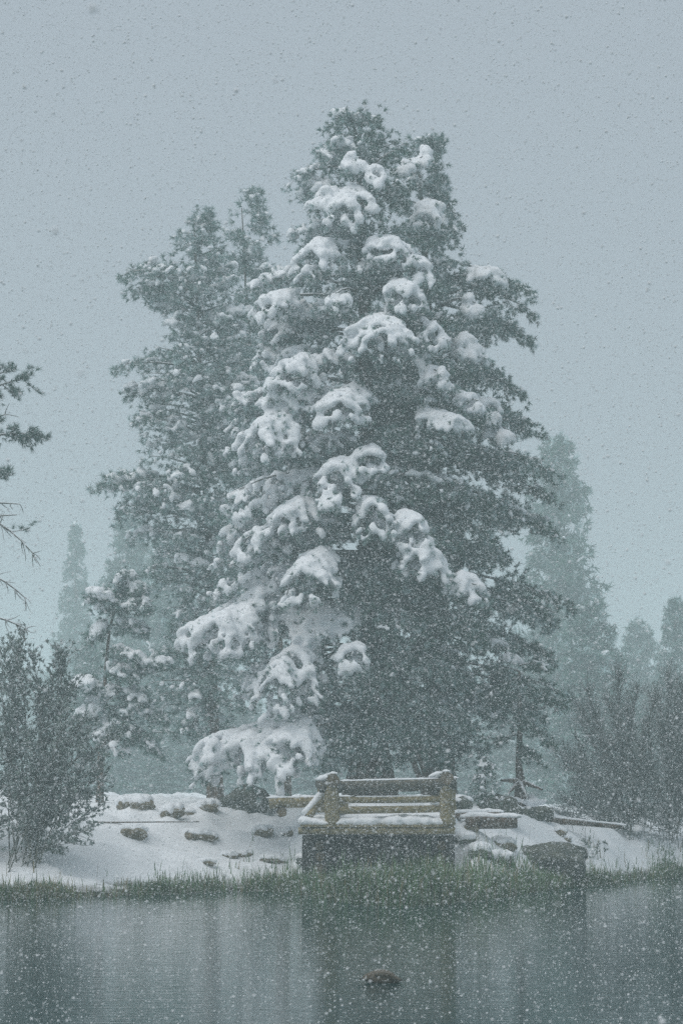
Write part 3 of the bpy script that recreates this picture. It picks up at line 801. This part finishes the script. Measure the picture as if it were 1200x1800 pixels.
def build_shrubs():
    rng = np.random.default_rng(81)
    foot = np.array(on_ground(42, 1512)); Y = foot[1]
    tips = [at(px, py, Y + rng.uniform(-1.0, 1.2)) for px, py in [(45, 1120), (8, 1150), (20, 1135), (60, 1165), (105, 1150), (95, 1185), (130, 1210), (120, 1250), (150, 1270), (0, 1200), (75, 1230), (165, 1290), (30, 1260),
            (175, 1340), (185, 1365), (160, 1400), (175, 1420), (150, 1460), (130, 1480), (60, 1330), (100, 1340), (10, 1320), (120, 1400), (90, 1430), (20, 1400), (140, 1330), (70, 1400), (40, 1300), (60, 1440), (25, 1450), (100, 1380), (200, 1300)]]
    shrub('leafy_bush', 'tall leafy bush with small frosted leaves at the water\'s left bank', foot, rng, tips, 0.018, True, M_LEAF, 0.40, 24, group='bushes on the bank', leaf_len=0.085, leaf_w=0.038, needles=6)
    f2 = np.array(on_ground(-90, 1500)); Y2 = f2[1]
    tips = [at(px, py, Y2 + rng.uniform(-1, 1)) for px, py in [(-60, 1130), (-10, 1180), (-100, 1150), (-30, 1240), (5, 1300), (15, 1380), (10, 1440), (-20, 1420), (-60, 1300), (-90, 1250), (-130, 1200), (-150, 1300), (0, 1480)]]
    shrub('leafy_bush', 'leafy bush mostly cut off by the left picture edge', f2, rng, tips, 0.018, True, M_LEAF, 0.40, 24, group='bushes on the bank', leaf_len=0.085, leaf_w=0.038, needles=6)
    for (px, py, tl, lab) in [
        (1105, 1462, [(1000, 1230), (1030, 1210), (1060, 1225), (1010, 1290), (1090, 1190), (1120, 1215), (1045, 1260), (1150, 1230), (990, 1330), (1000, 1380), (1020, 1400), (1040, 1420), (1075, 1310), (1110, 1330), (1140, 1350), (1065, 1380), (1130, 1290), (1160, 1390), (1015, 1340), (1085, 1260)], 'wide bare thicket of grey twigs at the bank beyond the long thin log'),
        (1178, 1476, [(1110, 1290), (1140, 1220), (1170, 1190), (1200, 1210), (1225, 1230), (1130, 1340), (1250, 1270), (1120, 1400), (1160, 1280), (1190, 1300), (1215, 1350), (1150, 1410), (1240, 1400), (1100, 1420), (1185, 1250), (1175, 1380)], 'darker bare thicket close to the right picture edge')]:
        f = np.array(on_ground(px, py, 50.0, 66.0)); Yp = f[1]
        tips = [at(a, b, Yp + rng.uniform(-1.2, 0.8)) for a, b in tl]
        tips += [at(a + rng.uniform(-35, 25), min(1435, b + rng.uniform(0, 110)), Yp + rng.uniform(-1.2, 0.8)) for a, b in tl]
        shrub('bare_thicket', lab, f, rng, tips, 0.010, True, M_LEAF, 0.50, 38, group='bare thickets on the bank', sub=3, sub_len=0.6, curve=0.3, leaf_len=0.07, leaf_w=0.012, needles=4)
    f = np.array(on_ground(1042, 1502)); Yp = f[1]
    shrub('small_shrub', 'small snow dusted shrub in the snow beside the big mossy boulder', f, rng, [at(a, b, Yp - 0.1) for a, b in [(1022, 1480), (1035, 1475), (1050, 1480), (1062, 1482), (1030, 1492), (1056, 1492)]], 0.01, True, M_LEAF, 0.3, 14, cat='shrub', sub=3, sub_len=0.12, leaf_len=0.05, leaf_w=0.02)
    f = np.array(on_ground(1020, 1476, 50.0, 66.0)); Yp = f[1]
    shrub('dry_stalks', 'few thin bare stalks poking from the snow below the long thin log', f, rng, [at(a, b, Yp) for a, b in [(1000, 1446), (1006, 1440), (1026, 1444), (1028, 1455)]], 0.008, False, M_LEAF, 0.3, 4, cat='dry stalks', sub=1, sub_len=0.1)
build_shrubs()

# ------------------------------------------------------------------ rocks on the bank
def rock_mesh(rng, rx, ry, rz, rough=0.22, sub=3, flat=0.85):
    bm = bmesh.new(); bmesh.ops.create_icosphere(bm, subdivisions=sub, radius=1.0)
    o = rng.uniform(0, 50, 3)
    from mathutils import noise
    for v in bm.verts:
        n = noise.noise(v.co * 1.3 + Vector(o)) * rough * 1.4 + noise.noise(v.co * 3.1 + Vector(o)) * rough * 0.5
        c = v.co * (1 + n)
        # a few flattened faces
        c.z = min(c.z, flat)
        v.co = Vector((c.x * rx, c.y * ry, c.z * rz))
    return bm

def rock(px, py, w, h, label, mat, rng, cap=0.6, name='boulder', sink=0.35, depth=1.0, group='stones in the snow'):
    """a stone whose visible face is about w x h photograph pixels about (px, py), with its own cap of snow"""
    p = on_ground(px, py + h * 0.5); k = ppm(p.y)
    rx, rz = w / k / 2 * 1.05, max(0.06, h / k * 0.62)
    ry = rx * depth
    bm = rock_mesh(rng, rx, ry, rz, 0.22 if h < 30 else 0.22, 3 if h < 30 else 4, 0.85 if h < 30 else 2.0)
    o = bm_obj(name, bm, mat)
    o.location = (p.x, p.y + ry * 0.6, p.z + rz * (0.55 - sink) + 0.02)
    o.rotation_euler = (0, rng.uniform(-0.15, 0.15), 0)
    tag(o, label, 'rock', group)
    if cap > 0:
        bp, br = [], []
        for i in range(int(30)):
            a = rng.uniform(0, 6.28); q = math.sqrt(rng.random()) * 0.88
            x, y = math.cos(a) * q, math.sin(a) * q
            bp.append((x * rx, y * ry + 0.12 * ry, rz * (0.80 * math.sqrt(max(0, 1 - q * q)) + 0.08) + 0.02)); r = 0.28 * rx * rng.uniform(0.8, 1.2) + 0.02
            br.append((r, r, (0.06 + 0.16 * rz) * (0.6 + cap)))
        s = link(bpy.data.objects.new('snow_cap', snow_mesh('snow_cap', bp, br, max(0.018, rx * 0.07), 1, 4)), o); s['kind'] = 'stuff'
    return o

def build_rocks():
    rng = np.random.default_rng(91)
    B, MO = M_ROCK, M_MOSSROCK
    for px, py, w, h, cap, mat, lab in [
        (222, 1411, 34, 18, 1, B, 'leftmost snow capped stone of the row along the bank top'),
        (250, 1411, 40, 20, 1, B, 'second snow capped stone of the bank top row, under a thick pillow'),
        (303, 1425, 44, 18, 1, B, 'rounded brown stone with thick snow cap below the bank top row'),
        (334, 1428, 18, 9, 0.3, B, 'little brown stone touching the rounded snow capped stone'),
        (366, 1417, 38, 18, 1, B, 'snow capped stone nearest the big dark boulder'),
        (232, 1461, 48, 22, 0.5, B, 'bare brown stone alone in the open snow, left of the others'),
        (351, 1467, 56, 15, 0.6, B, 'long flat brown stone in the middle of the open snow'),
        (461, 1461, 36, 18, 0.6, B, 'dark stone left of the platform, half buried'),
        (510, 1463, 30, 10, 0.7, B, 'small flat stone just left of the platform corner'),
        (364, 1516, 28, 9, 0.3, B, 'low brown stone at the edge of the sedge, leftmost there'),
        (402, 1504, 26, 8, 0.5, B, 'thin slanting brown stone above the sedge'),
        (430, 1502, 26, 8, 0.5, B, 'thin slanting brown stone nearer the platform above the sedge'),
        (478, 1511, 40, 12, 0.4, B, 'flat brown stone at the sedge below the dark half buried stone'),
        (540, 1510, 40, 16, 0.5, MO, 'dark stone at the foot of the platform corner'),
        (433, 1402, 90, 48, 0.0, MO, 'big dark boulder between the open pine and the platform'),
        (808, 1412, 44, 30, 0.1, MO, 'grey pointed boulder just right of the platform post'),
        (868, 1414, 90, 40, 0.0, MO, 'dark broad boulder under the spruce sapling'),
        (944, 1424, 60, 26, 0.0, MO, 'dark boulder under the rooted pine'),
        (985, 1461, 22, 14, 0.3, B, 'small dark stone above the big mossy boulder'),
        (996, 1474, 14, 10, 0.3, B, 'pebble sized stone below the small dark stone'),
        (885, 1482, 44, 18, 0.7, B, 'snow draped stone between platform and big mossy boulder'),
        (826, 1453, 32, 12, 0.5, B, 'brown stone below the fallen log beside the platform'),
        (818, 1475, 36, 14, 0.9, MO, 'snow covered stone against the right side of the platform'),
        (880, 1508, 44, 26, 0.6, MO, 'snow streaked stone touching the big mossy boulder'),
        (845, 1495, 40, 20, 0.9, MO, 'snowy stone right of the platform foot near the sedge'),
        (966, 1506, 138, 56, 0.0, MO, 'biggest mossy grey boulder rising from the sedge'),
    ]:
        rock(px, py, w, h, lab, mat, rng, cap, sink=0.32 if h < 30 else 0.2)
build_rocks()

# ------------------------------------------------------------------ logs and the platform
def log_bm(p0, p1, r0, r1, rng, sides=14, seg=8, wob=0.04):
    p0, p1 = Vector(p0), Vector(p1)
    bm = bmesh.new(); ax = (p1 - p0); L = ax.length; ax.normalize()
    ref = Vector((0, 0, 1)) if abs(ax.z) < 0.9 else Vector((1, 0, 0))
    u = ax.cross(ref).normalized(); w = ax.cross(u)
    rings = []
    ph = [rng.uniform(0, 6.28) for _ in range(3)]
    for i in range(seg + 1):
        t = i / seg; c = p0.lerp(p1, t); r = r0 + (r1 - r0) * t
        c = c + u * 0.03 * r0 * 4 * math.sin(t * 3 + ph[0]) + w * 0.02 * r0 * 4 * math.sin(t * 4 + ph[1])
        if i in (0, seg): r *= 0.94
        rings.append([bm.verts.new(c + (u * math.cos(a) + w * math.sin(a)) * r * (1 + wob * math.sin(3 * a + ph[2] + t) + rng.uniform(-wob, wob) * 0.5)) for a in [k * 2 * math.pi / sides for k in range(sides)]])
    for a, b in zip(rings, rings[1:]):
        for k in range(sides):
            bm.faces.new((a[k], a[(k + 1) % sides], b[(k + 1) % sides], b[k]))
    e0 = bm.faces.new(rings[0][::-1]); e1 = bm.faces.new(rings[-1])
    e0.material_index = e1.material_index = 1
    bmesh.ops.recalc_face_normals(bm, faces=bm.faces)
    return bm

def log(name, p0, p1, r0, r1, rng, parent=None, mat=None, off=(0, 0, 0)):
    off = Vector(off)
    o = bm_obj(name, log_bm(Vector(p0) - off, Vector(p1) - off, r0, r1, rng), mat or M_WOOD, parent)
    o.data.materials.append(M_ENDGRAIN)
    for pl in o.data.polygons:
        if pl.material_index == 1: pl.use_smooth = False
    return o

def snow_strip(name, p0, p1, r, thick, rng, parent, off=(0, 0, 0), voxel=0.02, lump=0.35, lift=None):
    p0 = np.array(p0, float) - np.array(off); p1 = np.array(p1, float) - np.array(off)
    L = np.linalg.norm(p1 - p0); n = max(6, int(L / (r * 0.45)))
    bp, br = [], []
    for i in range(n + 1):
        q = p0 + (p1 - p0) * i / n
        k = thick * (1 + lump * float(vnoise(np.array([i * 0.35]), np.array([r * 100 + p0[0]]), 9)[0]) * 2) * (0.7 if i in (0, n) else 1)
        bp.append(q + UP * (lift if lift is not None else 0)); br.append((r * rng.uniform(0.9, 1.1), r * rng.uniform(0.9, 1.1), max(0.02, k)))
    o = link(bpy.data.objects.new(name, snow_mesh(name, bp, br, voxel, 1, 3)), parent); o['kind'] = 'stuff'
    return o

def build_platform():
    rng = np.random.default_rng(101)
    Yf = 51.0
    k = ppm(Yf)
    fl = at(528, 1455, Yf); fr = at(798, 1444, Yf)
    deck_z = (fl.z + fr.z) / 2
    x0, x1 = fl.x, fr.x
    org = Vector(((x0 + x1) / 2, Yf + 1.2, gz((x0 + x1) / 2, Yf + 1.2)))
    root = empty('log_platform', org, 'weathered log platform with a heavy log railing, snow on deck, at the water', 'viewing platform')
    # deck planks run away from the viewer; their ends sit on a front beam
    n = 14; wdt = (x1 - x0) / n
    for i in range(n):
        bm = bmesh.new(); bmesh.ops.create_cube(bm, size=1)
        bmesh.ops.scale(bm, vec=(wdt - 0.012, 2.75 + rng.uniform(-0.04, 0.04), 0.055), verts=bm.verts)
        bmesh.ops.bevel(bm, geom=bm.edges[:], offset=0.006, segments=1, affect='EDGES')
        o = bm_obj('deck_plank', bm, M_WOOD, root, False)
        o.location = Vector((x0 + wdt * (i + 0.5), Yf + 1.36, deck_z - 0.03)) - org
    zb = deck_z - 0.15
    log('front_beam', (x0 - 0.05, Yf + 0.10, zb + 0.01), (x1 + 0.02, Yf + 0.10, zb + 0.03), 0.085, 0.085, rng, root, None, org)
    log('rear_beam', (x0, Yf + 2.4, zb), (x1, Yf + 2.4, zb), 0.09, 0.09, rng, root, None, org)
    # log cribbing under the deck, its shade painted into the dark wood
    z = zb - 0.22
    j = 0
    while z > -0.12:
        log('crib_log', (x0 + 0.22 + rng.uniform(-0.08, 0.05), Yf + 1.15 + 0.04 * (j % 2), z), (x1 - 0.05 + rng.uniform(-0.05, 0.1), Yf + 1.15, z), 0.13, 0.125, rng, root, M_SHADEWOOD, org)
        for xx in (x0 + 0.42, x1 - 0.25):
            log('crib_log', (xx, Yf + 0.75, z - 0.12), (xx + 0.02, Yf + 2.2, z - 0.10), 0.115, 0.11, rng, root, M_SHADEWOOD, org)
        z -= 0.24; j += 1
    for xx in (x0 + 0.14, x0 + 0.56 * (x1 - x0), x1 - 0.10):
        log('pile', (xx, Yf + 0.13, zb - 0.08), (xx, Yf + 0.13, -0.5), 0.10, 0.11, rng, root, M_SHADEWOOD, org)
    # railing
    def P(px, py, Y=Yf + 0.12): return at(px, py, Y)
    def post(pxa, pya, pyb, r, Y=Yf + 0.12):
        return log('post', P(pxa + 2, pyb, Y), P(pxa, pya, Y), r * 1.05, r * 0.96, rng, root, None, org)
    post(583, 1372, 1453, 0.165); post(784, 1368, 1450, 0.165)
    post(566, 1380, 1428, 0.13, Yf + 2.3); post(790, 1380, 1428, 0.13, Yf + 2.3)
    top = log('top_rail', P(561, 1383), P(802, 1378), 0.145, 0.14, rng, root, M_GREYWOOD, org)
    middle = log('middle_rail', P(592, 1406), P(778, 1405), 0.075, 0.08, rng, root, None, org)
    log('lower_rail', P(592, 1425), P(778, 1421), 0.085, 0.08, rng, root, None, org)
    # side rails lie over the front rail, round ends to the viewer
    s1a, s1b = P(587, 1372, Yf - 0.10), at(562, 1378, Yf + 2.5)
    s2a, s2b = P(784, 1368, Yf - 0.10), at(788, 1376, Yf + 2.5)
    side1 = log('side_rail', s1a, s1b, 0.155, 0.14, rng, root, M_GREYWOOD, org)
    side2 = log('side_rail', s2a, s2b, 0.155, 0.14, rng, root, M_GREYWOOD, org)
    log('side_rail', at(585, 1412, Yf + 0.2), at(566, 1408, Yf + 2.3), 0.09, 0.085, rng, root, None, org)
    b0, b1 = at(568, 1402, Yf + 0.5), at(540, 1436, Yf + 0.3)
    brace = log('brace', b0, b1, 0.09, 0.095, rng, root, None, org)
    # snow lying on it
    o_ = (0, 0, 0)
    up = Vector((0, 0, 1))
    snow_strip('rail_snow', P(602, 1383) + up * 0.13, P(768, 1379) + up * 0.13, 0.085, 0.032, rng, top, org)
    snow_strip('rail_snow', P(626, 1406) + up * 0.065, P(756, 1405) + up * 0.07, 0.055, 0.028, rng, middle, org)
    snow_strip('rail_snow', s1a + up * 0.155 + Vector((0, 0.15, 0)), s1b + up * 0.14, 0.10, 0.05, rng, side1, org)
    snow_strip('rail_snow', P(560, 1378) + up * 0.10, P(578, 1376) + up * 0.12, 0.11, 0.07, rng, top, org)
    snow_strip('rail_snow', s2a + up * 0.155 + Vector((0, 0.15, 0)), s2b + up * 0.14, 0.11, 0.055, rng, side2, org)
    snow_strip('rail_snow', P(758, 1373) + up * 0.11, P(776, 1369) + up * 0.14, 0.09, 0.06, rng, top, org)
    snow_strip('rail_snow', P(796, 1378) + up * 0.13, P(802, 1378) + up * 0.13, 0.07, 0.04, rng, top, org)
    snow_strip('rail_snow', P(758, 1417) + up * 0.05, P(774, 1417) + up * 0.05, 0.06, 0.03, rng, middle, org)
    snow_strip('brace_snow', b0 + up * 0.09 + Vector((-0.03, 0, 0)), b1 + up * 0.10 + Vector((-0.05, 0, 0)), 0.10, 0.10, rng, brace, org)
    bp, br = [], []
    for i in range(520):
        x = rng.uniform(x0 + 0.03, x1 - 0.05); y = rng.uniform(Yf + 0.06, Yf + 2.7)
        t = (x - x0) / (x1 - x0)
        hgt = 0.16 + 0.10 * max(0, t - 0.45) + 0.12 * float(vnoise(np.array([x * 2.2]), np.array([y * 2.2]), 12)[0])
        if abs(x - P(583, 1450).x) < 0.22 and y < Yf + 0.3: hgt *= 0.4
        bp.append((x - org.x, y - org.y, deck_z + hgt * 0.35 - org.z)); br.append((0.17, 0.17, max(0.05, hgt * 0.75)))
    o = link(bpy.data.objects.new('deck_snow', snow_mesh('deck_snow', bp, br, 0.045, 1, 3)), root); o['kind'] = 'stuff'

    # the free standing log bench behind it
    ba, bb = at(473, 1411, 53.2), at(612, 1409, 53.2)
    bo = Vector(((ba.x + bb.x) / 2, 53.2, gz((ba.x + bb.x) / 2, 53.2)))
    bench = empty('log_bench', bo, 'low log bench with a strip of snow, left behind the railing', 'bench')
    seat = log('seat_log', ba, bb, 0.135, 0.13, rng, bench, None, bo)
    for t in (0.16, 0.84):
        c = ba.lerp(bb, t)
        log('support', (c.x, 52.95, c.z - 0.22), (c.x, 53.45, c.z - 0.22), 0.12, 0.12, rng, bench, M_SHADEWOOD, bo)
    snow_strip('seat_snow', ba + up * 0.115, bb + up * 0.115, 0.10, 0.045, rng, seat, bo)

    # a leaning dead pole against the big pine
    la, lb = at(742, 1372, 56.6), at(722, 1328, 57.0)
    g1 = Vector((la.x + 0.25, 56.6, gz(la.x + 0.25, 56.6) - 0.1))
    o = log('dead_pole', g1, lb + (lb - la) * 0.6, 0.085, 0.06, rng, None, M_BARK)
    tag(o, 'thin dead pole leaning on the tallest pine behind the railing', 'log')
    o = log('dead_pole', g1 + Vector((0.08, 0.1, 0)), lb + (lb - la) * 0.4 + Vector((0.22, 0.1, 0)), 0.06, 0.045, rng, None, M_BARK)
    tag(o, 'shorter of the two poles leaning behind the railing', 'log')

    # fallen logs in the snow
    def fallen(pa, pb, r0, r1, lab, thick, mat=M_BARK):
        a = on_ground(*pa)
        b = at(*pb, a.y); b.z = max(b.z, gz(b.x, b.y))
        a.z += r0 * 0.5; b.z += r1 * 0.5
        o = log('fallen_log', a, b, r0, r1, rng, None, mat)
        tag(o, lab, 'log', 'fallen logs on the bank')
        snow_strip('log_snow', a + up * r0 * 0.75, b + up * r1 * 0.75, max(r0, r1) * 0.95, thick, rng, o, (0, 0, 0), 0.025, 0.3)
    fallen((818, 1452), (908, 1449), 0.18, 0.15, 'thick snow covered log lying right of the platform', 0.10)
    fallen((800, 1437), (880, 1434), 0.10, 0.08, 'thinner snowy log behind the thick one, below the sapling', 0.08)
    fallen((962, 1444), (1096, 1456), 0.10, 0.07, 'long thin log lying before the bare thicket', 0.04)
    fallen((170, 1446), (350, 1445), 0.02, 0.014, 'thin dark stick half sunk in the open snow', 0.015)
build_platform()

# ------------------------------------------------------------------ sedge along the water
def build_grass():
    rng = np.random.default_rng(111)
    N = 42000
    x = rng.uniform(-13, 15, N)
    # denser, deeper and taller where it crowds the platform
    mid = np.exp(-((x - 1.3) / 2.3) ** 2)
    dep = rng.gamma(1.5, 0.36, N) * (1 + 2.2 * mid) - 0.35 - 0.5 * mid * rng.random(N)
    y = shore_y(x) + dep
    keep = (y - shore_y(x) > -0.9) & (rng.random(N) < np.clip(0.55 + 1.7 * vnoise(x * 1.3, y * 0.8, 15) + 0.6 * mid, 0.08, 1))
    keep &= ~((np.abs(x - 0.9) < 1.75) & (y > 51.2))
    x, y = x[keep], y[keep]; n = len(x)
    z = np.maximum(height(x, y), -0.25)
    mid = np.exp(-((x - 1.3) / 2.3) ** 2)
    hh = rng.uniform(0.10, 0.34, n) * (1 + 1.5 * mid) * (0.75 + 0.6 * vnoise(x * 1.1, y * 1.1, 17) + 0.25) + np.where(z < 0, 0.08, 0)
    tall = rng.random(n) < 0.03
    hh = np.where(tall, hh * 1.6, hh)
    az = rng.uniform(0, 6.28, n); lean = rng.uniform(0.05, 0.55, n) * hh
    w = rng.uniform(0.006, 0.013, n)
    dx, dy = np.cos(az), np.sin(az)
    B = np.stack([x, y, z - 0.02], -1); S = np.stack([-dy, dx, 0 * dx], -1) * w[:, None]
    Mi = B + np.stack([dx * lean * 0.35, dy * lean * 0.35, hh * 0.6], -1)
    T = B + np.stack([dx * lean, dy * lean, hh], -1)
    V = np.stack([B - S, B + S, Mi + S * 0.8, Mi - S * 0.8, T], 1)
    k = (np.arange(n) * 5)[:, None]
    F = np.concatenate([k + np.array([[0, 1, 2]]), k + np.array([[0, 2, 3]]), k + np.array([[3, 2, 4]])])
    straw = rng.random(n) < np.where(x < -4.5, 0.45, 0.22)
    o = mesh_obj('grass', V.reshape(-1, 3), F, M_GRASS)
    o.data.materials.append(M_STRAW)
    o.data.polygons.foreach_set('material_index', np.tile(straw.astype(np.int32), 3))
    tag(o, 'green sedge grass fringing the water along the bank', 'grass', kind='stuff')
build_grass()

# ------------------------------------------------------------------ the duck
def build_duck():
    rng = np.random.default_rng(121)
    wx, wy = water_pt(668, 1727)
    root = empty('duck', (wx, wy, 0), 'brown speckled duck floating alone with lowered head and dark bill', 'duck')
    m, nt, p = material('duck plumage')
    tc = nd(nt, 'ShaderNodeTexCoord'); vo = nd(nt, 'ShaderNodeTexVoronoi'); vo.inputs['Scale'].default_value = 55
    cr = nd(nt, 'ShaderNodeValToRGB'); cr.color_ramp.elements[0].color = (0.025, 0.021, 0.017, 1); cr.color_ramp.elements[1].color = (0.155, 0.135, 0.105, 1)
    cr.color_ramp.elements[0].position = 0.12; cr.color_ramp.elements[1].position = 0.62
    nt.links.new(tc.outputs['Object'], vo.inputs['Vector']); nt.links.new(vo.outputs['Distance'], cr.inputs[0]); nt.links.new(cr.outputs[0], p.inputs['Base Color'])
    p.inputs['Roughness'].default_value = 0.8
    add_settled_snow(m, 0.92, 1.15, 30)
    # body sections along x (bill end at -x): x, half width, z low, z high
    sec = [(-0.200, 0.018, 0.035, 0.066), (-0.185, 0.034, 0.022, 0.085), (-0.160, 0.042, 0.010, 0.100), (-0.130, 0.046, 0.000, 0.110), (-0.100, 0.060, -0.02, 0.122), (-0.060, 0.085, -0.04, 0.140), (-0.01, 0.102, -0.05, 0.152),
           (0.05, 0.105, -0.05, 0.148), (0.10, 0.098, -0.045, 0.134), (0.15, 0.078, -0.03, 0.106), (0.19, 0.050, -0.01, 0.072), (0.225, 0.026, 0.012, 0.046), (0.25, 0.008, 0.022, 0.034)]
    bm = bmesh.new(); S = 18; rings = []
    for x, hw, a, b in sec:
        c = (a + b) / 2; hr = (b - a) / 2
        rings.append([bm.verts.new((x, math.cos(q) * hw, c + math.sin(q) * hr)) for q in [i * 2 * math.pi / S for i in range(S)]])
    for a, b in zip(rings, rings[1:]):
        for i in range(S): bm.faces.new((a[i], a[(i + 1) % S], b[(i + 1) % S], b[i]))
    bm.faces.new(rings[0][::-1]); bm.faces.new(rings[-1])
    bmesh.ops.recalc_face_normals(bm, faces=bm.faces)
    bm_obj('body', bm, m, root)
    mb = noise_mat('duck bill', (0.02, 0.02, 0.02), (0.05, 0.045, 0.035), 20, 0.5)
    bm = bmesh.new(); rings = []
    for x, hw, hz, c in [(-0.196, 0.017, 0.013, 0.048), (-0.215, 0.016, 0.010, 0.043), (-0.235, 0.018, 0.007, 0.037), (-0.250, 0.015, 0.004, 0.034)]:
        rings.append([bm.verts.new((x, math.cos(q) * hw, c + math.sin(q) * hz)) for q in [i * math.pi / 5 for i in range(10)]])
    for a, b in zip(rings, rings[1:]):
        for i in range(10): bm.faces.new((a[i], a[(i + 1) % 10], b[(i + 1) % 10], b[i]))
    bm.faces.new(rings[0][::-1]); bm.faces.new(rings[-1]); bmesh.ops.recalc_face_normals(bm, faces=bm.faces)
    bm_obj('bill', bm, mb, root)
    mc = noise_mat('pale cheek', (0.35, 0.32, 0.27), (0.5, 0.47, 0.42), 30, 0.8)
    for s in (-1, 1):
        bm = bmesh.new(); bmesh.ops.create_icosphere(bm, subdivisions=2, radius=1); bmesh.ops.scale(bm, vec=(0.016, 0.006, 0.014), verts=bm.verts)
        o = bm_obj('cheek', bm, mc, root); o.location = (-0.165, s * 0.040, 0.050)
        bm = bmesh.new(); bmesh.ops.create_icosphere(bm, subdivisions=2, radius=0.006)
        o = bm_obj('eye', bm, mb, root); o.location = (-0.172, s * 0.036, 0.072)
        bm = bmesh.new(); bmesh.ops.create_icosphere(bm, subdivisions=3, radius=1)
        for v in bm.verts:
            v.co = Vector((v.co.x * 0.115 * (1 if v.co.x < 0 else 1.25), v.co.y * 0.022, v.co.z * 0.045 - 0.12 * max(0, v.co.x) ** 2 * 0.3))
        o = bm_obj('wing', bm, m, root); o.location = (0.045, s * 0.090, 0.085); o.rotation_euler = (s * -0.25, 0.10, 0)
build_duck()

# ------------------------------------------------------------------ the falling snow, between the viewer and the far shore
def build_flakes():
    rng = np.random.default_rng(131)
    NEAR, FAR, PERM3 = 6.5, 46.0, 125.0
    P = []
    for y0 in np.arange(NEAR, FAR, 1.0):
        y1 = y0 + 1.0
        hx = 0.155 * y1 + 1.0; zt = EYE + 0.352 * y1 + 0.6; zb = max(0.03, EYE - 0.105 * y1 - 0.6)
        n = int(PERM3 * 2 * hx * (zt - zb))
        P.append(np.stack([rng.uniform(-hx, hx, n), rng.uniform(y0, y1, n), rng.uniform(zb, zt, n)], -1))
    for y0 in np.arange(2.0, NEAR, 0.5):
        hx = 0.155 * y0 + 1.0
        n = int(8.0 * 2 * hx * 0.5 * (0.46 * y0 + 1.2))
        P.append(np.stack([rng.uniform(-hx, hx, n), rng.uniform(y0, y0 + 0.5, n), rng.uniform(EYE - 0.105 * y0 - 0.6, EYE + 0.352 * y0 + 0.6, n)], -1))
    P = np.concatenate(P); n = len(P)
    r = np.clip(rng.lognormal(math.log(0.0025), 0.33, n), 0.0012, 0.0048)
    me = bpy.data.meshes.new('falling_snow')
    me.vertices.add(n); me.vertices.foreach_set('co', P.astype(np.float32).ravel())
    a = me.attributes.new('flake_radius', 'FLOAT', 'POINT'); a.data.foreach_set('value', r.astype(np.float32))
    m, nt, p = material('snowflake'); p.inputs['Base Color'].default_value = (0.92, 0.94, 0.95, 1); p.inputs['Roughness'].default_value = 1; p.inputs['Specular IOR Level'].default_value = 0
    me.materials.append(m)
    o = link(bpy.data.objects.new('falling_snow', me))
    ng = bpy.data.node_groups.new('flakes', 'GeometryNodeTree')
    ng.interface.new_socket('Geometry', in_out='INPUT', socket_type='NodeSocketGeometry')
    ng.interface.new_socket('Geometry', in_out='OUTPUT', socket_type='NodeSocketGeometry')
    gi = ng.nodes.new('NodeGroupInput'); go = ng.nodes.new('NodeGroupOutput')
    mp_ = ng.nodes.new('GeometryNodeMeshToPoints'); na_ = ng.nodes.new('GeometryNodeInputNamedAttribute'); na_.data_type = 'FLOAT'
    na_.inputs['Name'].default_value = 'flake_radius'
    sm = ng.nodes.new('GeometryNodeSetMaterial'); sm.inputs['Material'].default_value = m
    ng.links.new(gi.outputs[0], mp_.inputs['Mesh']); ng.links.new(na_.outputs['Attribute'], mp_.inputs['Radius'])
    ng.links.new(mp_.outputs[0], sm.inputs['Geometry']); ng.links.new(sm.outputs[0], go.inputs[0])
    o.modifiers.new('flakes', 'NODES').node_group = ng
    tag(o, 'countless snowflakes falling through the air over the lake', 'falling snow', kind='stuff')
    print('flakes', n)
build_flakes()

# ------------------------------------------------------------------ the air, thick with snow
def build_haze():
    m = bpy.data.materials.new('snowy air'); m.use_nodes = True
    nt = m.node_tree; nt.nodes.clear()
    out = nt.nodes.new('ShaderNodeOutputMaterial'); pv = nt.nodes.new('ShaderNodeVolumePrincipled')
    pv.inputs['Color'].default_value = (0.80, 0.95, 0.945, 1)
    pv.inputs['Density'].default_value = 0.0046
    pv.inputs['Anisotropy'].default_value = 0.0
    nt.links.new(pv.outputs[0], out.inputs['Volume'])
    v = [(x, y, z) for x in (-205, 205) for y in (-25, 405) for z in (-2.2, 26)]
    f = [(0, 1, 3, 2), (4, 6, 7, 5), (0, 4, 5, 1), (2, 3, 7, 6), (0, 2, 6, 4), (1, 5, 7, 3)]
    o = mesh_obj('haze', v, f, m)
    tag(o, 'snow filled air dimming the far trees', kind='stuff')
build_haze()
print('tris', sum(len(o.data.polygons) for o in bpy.data.objects if o.type == 'MESH'))
